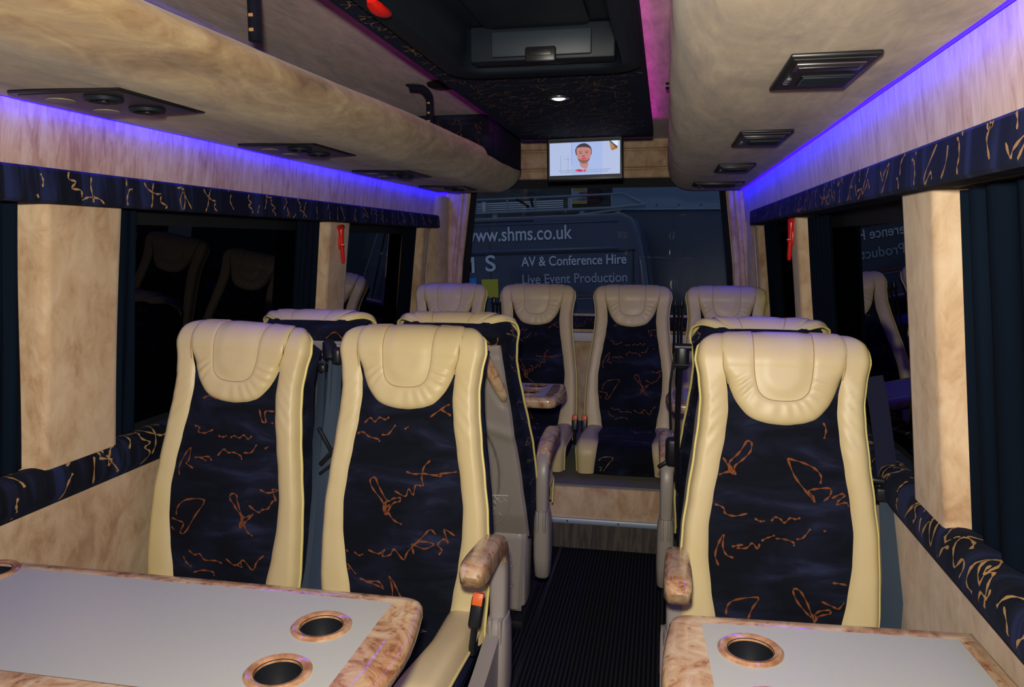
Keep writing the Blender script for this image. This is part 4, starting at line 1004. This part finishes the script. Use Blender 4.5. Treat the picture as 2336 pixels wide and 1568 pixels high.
# between the two near left seats: black guide + three bands of webbing
root = thing('seat_belt', 'dark blue seat belts and black guide hanging between the two near left seats', 'seat belt', (-0.875, 1.93, 1.02))
def rel(p, r=root): return tuple(Vector(p) - Vector(r.location))
mb = MB(); mb.tube([rel((-.905, 1.985, 1.10 - .02)), rel((-.895, 1.975, 1.06)), rel((-.890, 1.965, 1.035))], [.016, .022, .02], 12); mb.box(rel((-.870, 1.965, 1.045)), (.03, .03, .05), .012, seg=3); mb.box(rel((-.915, 1.97, 1.010)), (.025, .03, .03), .01, seg=3)
mesh_obj('belt_guide', mb, BLACK, root)
mb = MB(); mb.box(rel((-.842, 1.985, .995)), (.035, .03, .07), .012, seg=3, rot=Euler((0, .6, 0))); mesh_obj('belt_guide', mb, BLACK, root)
for dx in (-.012, .008): webbing([rel((p[0] + dx, p[1] + dx * .5, p[2])) for p in [(-.905, 1.975, 1.03), (-.907, 1.955, .9), (-.911, 1.925, .76), (-.908, 1.88, .60), (-.914, 1.83, .42)]], .026, 'webbing', root, lambda f: .5 - .9 * f)
for dx in (-.006, .010): webbing([rel((p[0] + dx, p[1] - dx * .5, p[2])) for p in [(-.882, 1.975, 1.03), (-.886, 1.955, .9), (-.890, 1.915, .76), (-.884, 1.86, .60), (-.886, 1.80, .42)]], .026, 'webbing', root, lambda f: -.7 + .8 * f)
webbing([rel(p) for p in [(-.842, 1.99, .99), (-.852, 1.97, .9), (-.864, 1.915, .76), (-.862, 1.86, .60), (-.866, 1.80, .42)]], .028, 'webbing', root, lambda f: .9 - 1.2 * f)
mb = MB(); mb.box(rel((-.868, 1.895, .79)), (.012, .012, .085), .003, rot=Euler((0, .75, 0))); mb.box(rel((-.882, 1.895, .83)), (.010, .010, .07), .003, rot=Euler((0, -.5, 0))); mb.box(rel((-.872, 1.885, .755)), (.008, .010, .06), .003, rot=Euler((0, .9, 0)))
mesh_obj('belt_tongue', mb, BLACK, root)
# near right seat: belt at the window side
root = thing('seat_belt', 'blue seat belt with black tongue hanging at the window side of the near right seat', 'seat belt', (0.522, 1.92, 1.0))
webbing([tuple(Vector(p) - Vector((.50, 1.95, 1.0))) for p in [(.478, 2.02, 1.03), (.492, 2.00, .95), (.502, 1.96, .84), (.505, 1.93, .765)]], .044, 'webbing', root, lambda f: .25, mat('dark_webbing', (.005, .006, .026), .7, spec=.12))
webbing([tuple(Vector(p) - Vector((.50, 1.95, 1.0))) for p in [(.502, 1.905, .76), (.506, 1.89, .68), (.510, 1.87, .58), (.504, 1.85, .46), (.50, 1.82, .34)]], .046, 'webbing', root, lambda f: .05 + .5 * f)
mb = MB(); mb.box((-.002, -.035, -.200), (.080, .018, .016), .007, seg=3, rot=Euler((0, .1, 0))); mb.box((.000, -.045, -.228), (.062, .020, .034), .006, seg=3); mesh_obj('belt_tongue', mb, BLACK, root)
# black belt guide at the mid right seat
root = thing('seat_belt', 'black belt guide and thin cords beside the right hand seat that faces away', 'seat belt', (0.055, 2.30, 1.02))
mb = MB(); mb.box((.0, 0, 0), (.040, .035, .075), .013, seg=3); mb.tube([(-.022, -.005, .03), (.026, -.005, .03)], .011, 12); mb.tube([(-.022, -.015, -.022), (.022, -.015, -.022)], .004, 8); mesh_obj('belt_guide', mb, BLACK, root)
webbing([(-.004, .0, -.035), (-.008, .02, -.15), (-.006, .07, -.30), (.0, .12, -.44)], .030, 'webbing', root, lambda f: 1.1, BLACK)
webbing([(-.020, .02, .01), (-.032, .04, -.10), (-.026, .09, -.24)], .008, 'cord', root, None, BLACK)
mb = MB(); mb.box((-.012, .30, -.365), (.055, .05, .10), .015, seg=3); mb.box((-.042, .29, -.405), (.05, .016, .014), .004, rot=Euler((0, -.6, 0))); mesh_obj('retractor', mb, BLACK, root)
# buckles
def buckle(loc, rot, label, g=None):
    r = thing('belt_buckle', label, 'buckle', loc, rot, g)
    mb = MB(); mb.box((0, 0, 0), (.030, .022, .075), .007, seg=3, taper=1.0); mesh_obj('buckle_body', mb, BLACK, r)
    mb = MB(); mb.box((0, -.001, .037), (.026, .020, .014), .004, seg=2); mb.box((0, -.0115, .028), (.024, .004, .024), .0015); mesh_obj('release_button', mb, ORANGE, r)
    mb = MB(); mb.tube([(0, 0, -.03), (0, .01, -.10)], .008, 8); mesh_obj('stalk', mb, BLACK, r)
buckle((-.408, 1.655, .505), (math.radians(-14), math.radians(6), 0), 'orange topped buckle beside the near left aisle cushion')
buckle((-.425, 3.80, .455), (math.radians(-10), 0, 0), 'red topped buckle at the right of the second back row seat')
buckle((-.377, 3.80, .455), (math.radians(-10), 0, 0), 'red topped buckle at the left of the aisle end seat')
# belts between back row seats
for x, lab in ((-.885, 'black belts and guides between the two left back row seats'), (.072, 'black belts hanging between the two right back row seats')):
    r = thing('seat_belt', lab, 'seat belt', (x, 4.09, 1.04))
    mb = MB()
    for dx in (-.016, .016): mb.box((dx, 0, 0), (.020, .03, .045), .008, seg=2); 
    mb.tube([(-.03, -.01, -.01), (.03, -.01, -.01)], .006, 8); mesh_obj('belt_guide', mb, BLACK, r)
    for dx in (-.020, .002, .020): webbing([(dx, 0, -.01), (dx * .9, -.02, -.2), (dx * 1.1, -.08, -.4), (dx, -.16, -.56)], .014, 'webbing', r, lambda f: .5, BLACK)

# ------------------------------------------------------------------ emergency hammers
def hammer(side, y, ztop, label, tilt):
    s = side; X = (XL if s < 0 else XR)
    r = thing('emergency_hammer', label, 'hammer', (X(ztop - .06) - s * .012, y, ztop - .075), (tilt, 0, 0))
    mb = MB(); mb.tube([(0, 0, .070), (0, 0, .062), (0, 0, .03), (0, 0, -.005), (0, 0, -.07), (0, 0, -.083)], [.010, .0125, .0105, .0085, .0085, .006], 10, 0, True, 1.0, 1.0, up=(1, 0, 0)); mb.tube([(0, -.028, .064), (0, -.02, .066), (0, .02, .066), (0, .028, .064)], [.006, .010, .010, .004], 10)
    mesh_obj('hammer_body', mb, RED, r)
    mb = MB(); mb.box((s * .008, 0, 0.0), (.008, .022, .05), .002); mb.tube([(-s * .003, -.013, -.012), (-s * .009, 0, -.012), (-s * .003, .013, -.012)], .0035, 6); mb.tube([(-.0, .022, .062), (-.0, .012, -.02)], .0015, 5); mesh_obj('bracket', mb, RED, r)
    mb = MB(); mb.tube([(s * .0, -.010, -.006), (-s * .0105, 0, -.006), (0, .010, -.006)], .002, 6); mesh_obj('seal_band', mb, WHITE, r)
hammer(-1, 3.085, 1.425, 'red emergency hammer on the left suede pillar', .10)
hammer(1, 3.04, 1.445, 'red emergency hammer on the right suede pillar', .06)

# ------------------------------------------------------------------ outside, behind the bus
ASPH = mat('wet_asphalt', (.05, .055, .065), .6)
mb = MB(); mb.quad((-12, 4.9, -.55), (12, 4.9, -.55), (12, 16, -.55), (-12, 16, -.55)); struct('ground', mb, ASPH, 'dark yard outside', 'ground')
WALLM = mat('weathered_concrete', (.12, .12, .115), .9); _N, _L, _b = nodes(WALLM); _n = noise(WALLM, coords(WALLM, (1, 1, 2.5)), 3.5, 8, .7, .6); _r = ramp(WALLM, _n, [(.3, (.045, .045, .042)), (.7, (.15, .155, .15))]); _L.new(_r.outputs[0], _b.inputs['Base Color'])
mb = MB(); mb.box((-4.3, 10.4, 1.2), (7.5, .3, 3.6)); struct('wall_yard', mb, WALLM, 'weathered concrete yard wall behind the van', 'wall')
VANP = mat('van_paint', (.024, .040, .082), .30, coat=.5); VAND = mat('van_gap', (.004, .006, .012), .6); VGREY = mat('rack_aluminium', (.20, .27, .33), .5, .3)
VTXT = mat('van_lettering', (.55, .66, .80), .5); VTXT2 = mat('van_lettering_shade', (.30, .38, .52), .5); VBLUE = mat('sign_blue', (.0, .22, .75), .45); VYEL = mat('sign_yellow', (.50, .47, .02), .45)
van = thing('van', 'dark blue van with roof rack and white lettering parked behind the rear window', 'van', (-1.0, 7.0, 0.9), (0, math.radians(-1.9), 0))
def vx(x): return x + 1.0
def vz(z): return z - 0.9
mb = MB()
prof = [(-3.4, -.9), (-.10, -.9), (-.085, .35), (-.11, .80), (-.15, 1.15), (-.205, 1.42), (-.27, 1.55), (-.36, 1.60), (-3.4, 1.60)]
def vring(y, ins): return [(vx(x) - (ins if x > -3 else 0), y, vz(z) - (ins if z > 1.3 else 0)) for x, z in prof]
NP = len(prof); vs = vring(.06, 0.06) if False else []
for (y, ins) in ((0.0, .05), (.035, .015), (.08, .0), (1.7, .0)): vs += vring(y, ins)
fs = [(j * NP + i, j * NP + (i + 1) % NP, (j + 1) * NP + (i + 1) % NP, (j + 1) * NP + i) for j in range(3) for i in range(NP)]; fs.append(tuple(range(NP))); mb.add(vs, fs)
mesh_obj('body', mb, VANP, van)
mb = MB()
mb.box((vx(-1.9), -.004, vz(1.295)), (3.0, .012, .030), .004); mb.box((vx(-1.9), -.004, vz(1.53)), (3.0, .010, .012), .003)
mesh_obj('waist_moulding', mb, mat('van_moulding', (.035, .07, .16), .35), van)
mb = MB(); mb.box((vx(-1.9), -.002, vz(1.265)), (3.3, .012, .014)); mb.box((vx(-1.565), -.002, vz(.6)), (.004, .006, 1.8)); mb.box((vx(-2.1), -.002, vz(1.56)), (1.9, .010, .008)); mb.box((vx(-.265), -.002, vz(.9)), (.008, .012, .75)); mesh_obj('door_gap', mb, VAND, van)
def text(body, x, z, h, m, wid=None, name='lettering'):
    c = bpy.data.curves.new('txt', 'FONT'); c.body = body; c.size = 1.0; c.extrude = 0.0; c.offset = 0.012; o = bpy.data.objects.new('txt', c); COL.objects.link(o)
    bpy.context.view_layer.update(); dg = bpy.context.evaluated_depsgraph_get(); me = bpy.data.meshes.new_from_object(o.evaluated_get(dg)); bpy.data.objects.remove(o)
    xs = [v.co.x for v in me.vertices]; ys = [v.co.y for v in me.vertices]; w0 = max(xs) - min(xs)
    sy = h; sx = wid / w0 if wid else h; x0 = min(xs)
    for v in me.vertices: v.co = Vector(((v.co.x - x0) * sx, 0, v.co.y * sy))
    me.materials.clear(); me.materials.append(m); t = bpy.data.objects.new(name, me); COL.objects.link(t); t.location = (x, -.012, z); t.parent = van; return t
text('www.shms.co.uk', vx(-1.80), vz(1.385), .178, VTXT, .995)
text('S', vx(-1.610), vz(1.115), .205, VTXT, .095); text('M', vx(-1.865), vz(1.105), .205, VTXT, .15); text('H', vx(-2.10), vz(1.105), .205, VTXT, .12); text('S', vx(-2.33), vz(1.105), .205, VTXT, .10)
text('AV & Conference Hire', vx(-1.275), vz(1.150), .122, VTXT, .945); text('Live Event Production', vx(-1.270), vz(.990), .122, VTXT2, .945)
mb = MB(); mb.box((vx(-1.80), -.008, vz(.955)), (.20, .008, .20)); mesh_obj('blue_square', mb, VBLUE, van)
mb = MB(); mb.box((vx(-1.575), -.008, vz(.955)), (.155, .008, .17)); mesh_obj('yellow_square', mb, VYEL, van)
mb = MB()
for k in range(14): mb.box((vx(-.78) + k * .024, -.008, vz(.872)), (.017, .004, .012))
for k in range(12): mb.box((vx(-.76) + k * .022, -.008, vz(.846)), (.012, .004, .006), 0, 1)
mesh_obj('small_lettering', mb, [mat('red_small_print', (.30, .02, .02), .5), VTXT2], van)
# roof rack
rk = mesh_obj('roof_rack', (lambda m: (m.tube([(vx(-3.0), .3, vz(1.78)), (vx(-.36), .3, vz(1.78)), (vx(-.17), .3, vz(1.675))], .010, 8), m.tube([(vx(-3.0), .3, vz(1.655)), (vx(-.5), .3, vz(1.655)), (vx(-.17), .3, vz(1.675))], .014, 8),
     [m.tube([(vx(x), .3, vz(1.655)), (vx(x), .3, vz(1.78))], .008, 6) for x in (-1.75, -1.45, -1.18, -.86, -.47)], [m.box((vx(x), .34, vz(1.615)), (.05, .06, .05), .01) for x in (-1.58, -.75, -.42)], m.tube([(vx(-.80), .3, vz(1.60)), (vx(-.38), .3, vz(1.64))], .012, 8), m)[-1])(MB()), VGREY, van)
mb = MB()
for z in (1.675, 1.695, 1.715, 1.735, 1.755): mb.box((vx(-2.05), .55, vz(z)), (2.2, .04, .014), .003)
for x in (-1.72, -.88): mb.box((vx(x), .50, vz(1.71)), (.035, .05, .12), .004)
mesh_obj('ladder', mb, mat('pale_aluminium', (.42, .52, .60), .45, .2), van)
mb = MB(); mb.tube(catmull([(vx(-1.36), .28, vz(1.77)), (vx(-1.30), .27, vz(1.74)), (vx(-1.24), .28, vz(1.69))], 5), .012, 6); mb.tube([(vx(-1.22), .28, vz(1.775)), (vx(-1.20), .27, vz(1.69))], .012, 6); mesh_obj('strap', mb, BLACK_M, van)
# sign on the wall
sg = thing('warning_sign', 'white warning sign with yellow triangle panel on the yard wall', 'sign', (-1.115, 10.20, 1.970))
mb = MB(); mb.box((0, 0, 0), (.21, .015, .235), .004); mesh_obj('board', mb, mat('sign_white', (.45, .5, .55), .5), sg)
mb = MB(); mb.prism([(-.085, .058), (.085, .058), (.05, .108), (-.05, .108)], -.012, -.008); mb.box((0, -.010, -.100), (.19, .004, .03)); mesh_obj('yellow_panel', mb, VYEL, sg)
REDP = mat('red_print', (.42, .015, .015), .5)
mb = MB(); mb.box((.185, -.009, -.005), (.155, .003, .20)); mesh_obj('side_board', mb, mat('dark_red_board', (.05, .028, .028), .7), sg)
def stext(body, x, z, h, wid, m, par):
    t = text(body, 0, 0, h, m, wid); t.parent = par; t.location = (x, -.016, z)
stext('EMERGENCY', .0, .012, .035, .24, REDP, sg); stext('EXIT', .03, -.030, .035, .13, REDP, sg); stext('KEEP CLEAR', -.01, -.075, .035, .26, REDP, sg)
# big blue trailer to the right
TR1 = mat('trailer_top_paint', (.19, .29, .40), .5); TR2 = mat('trailer_side_paint', (.030, .050, .085), .35)
tr = thing('trailer', 'tall blue box trailer standing right of the van', 'trailer', (1.2, 9.0, 0))
mb = MB(); mb.box((.0, 1.5, .59), (3.6, 3.0, 2.28), .02); mesh_obj('side_panel', mb, TR2, tr)
mb = MB(); mb.box((.0, 1.5, 2.28), (3.62, 3.02, 1.10), .02); mb.box((0, -.03, 1.732), (3.62, .02, .02)); mesh_obj('top_panel', mb, TR1, tr)
mb = MB()
for k in range(14): mb.lathe([(.011, 0), (.008, .008), (0, .01)], (-1.55 + k * .24, -.012, 1.775), 8, rot=Euler((PI / 2, 0, 0)))
mesh_obj('rivets', mb, mat('rivet_dark', (.05, .09, .13), .5), tr)
mb = MB(); mb.prism([(-.46, 1.23), (-.40, 1.26), (-.46, 1.29)], -.03, -.01); mesh_obj('arrow_mark', mb, VTXT2, tr)
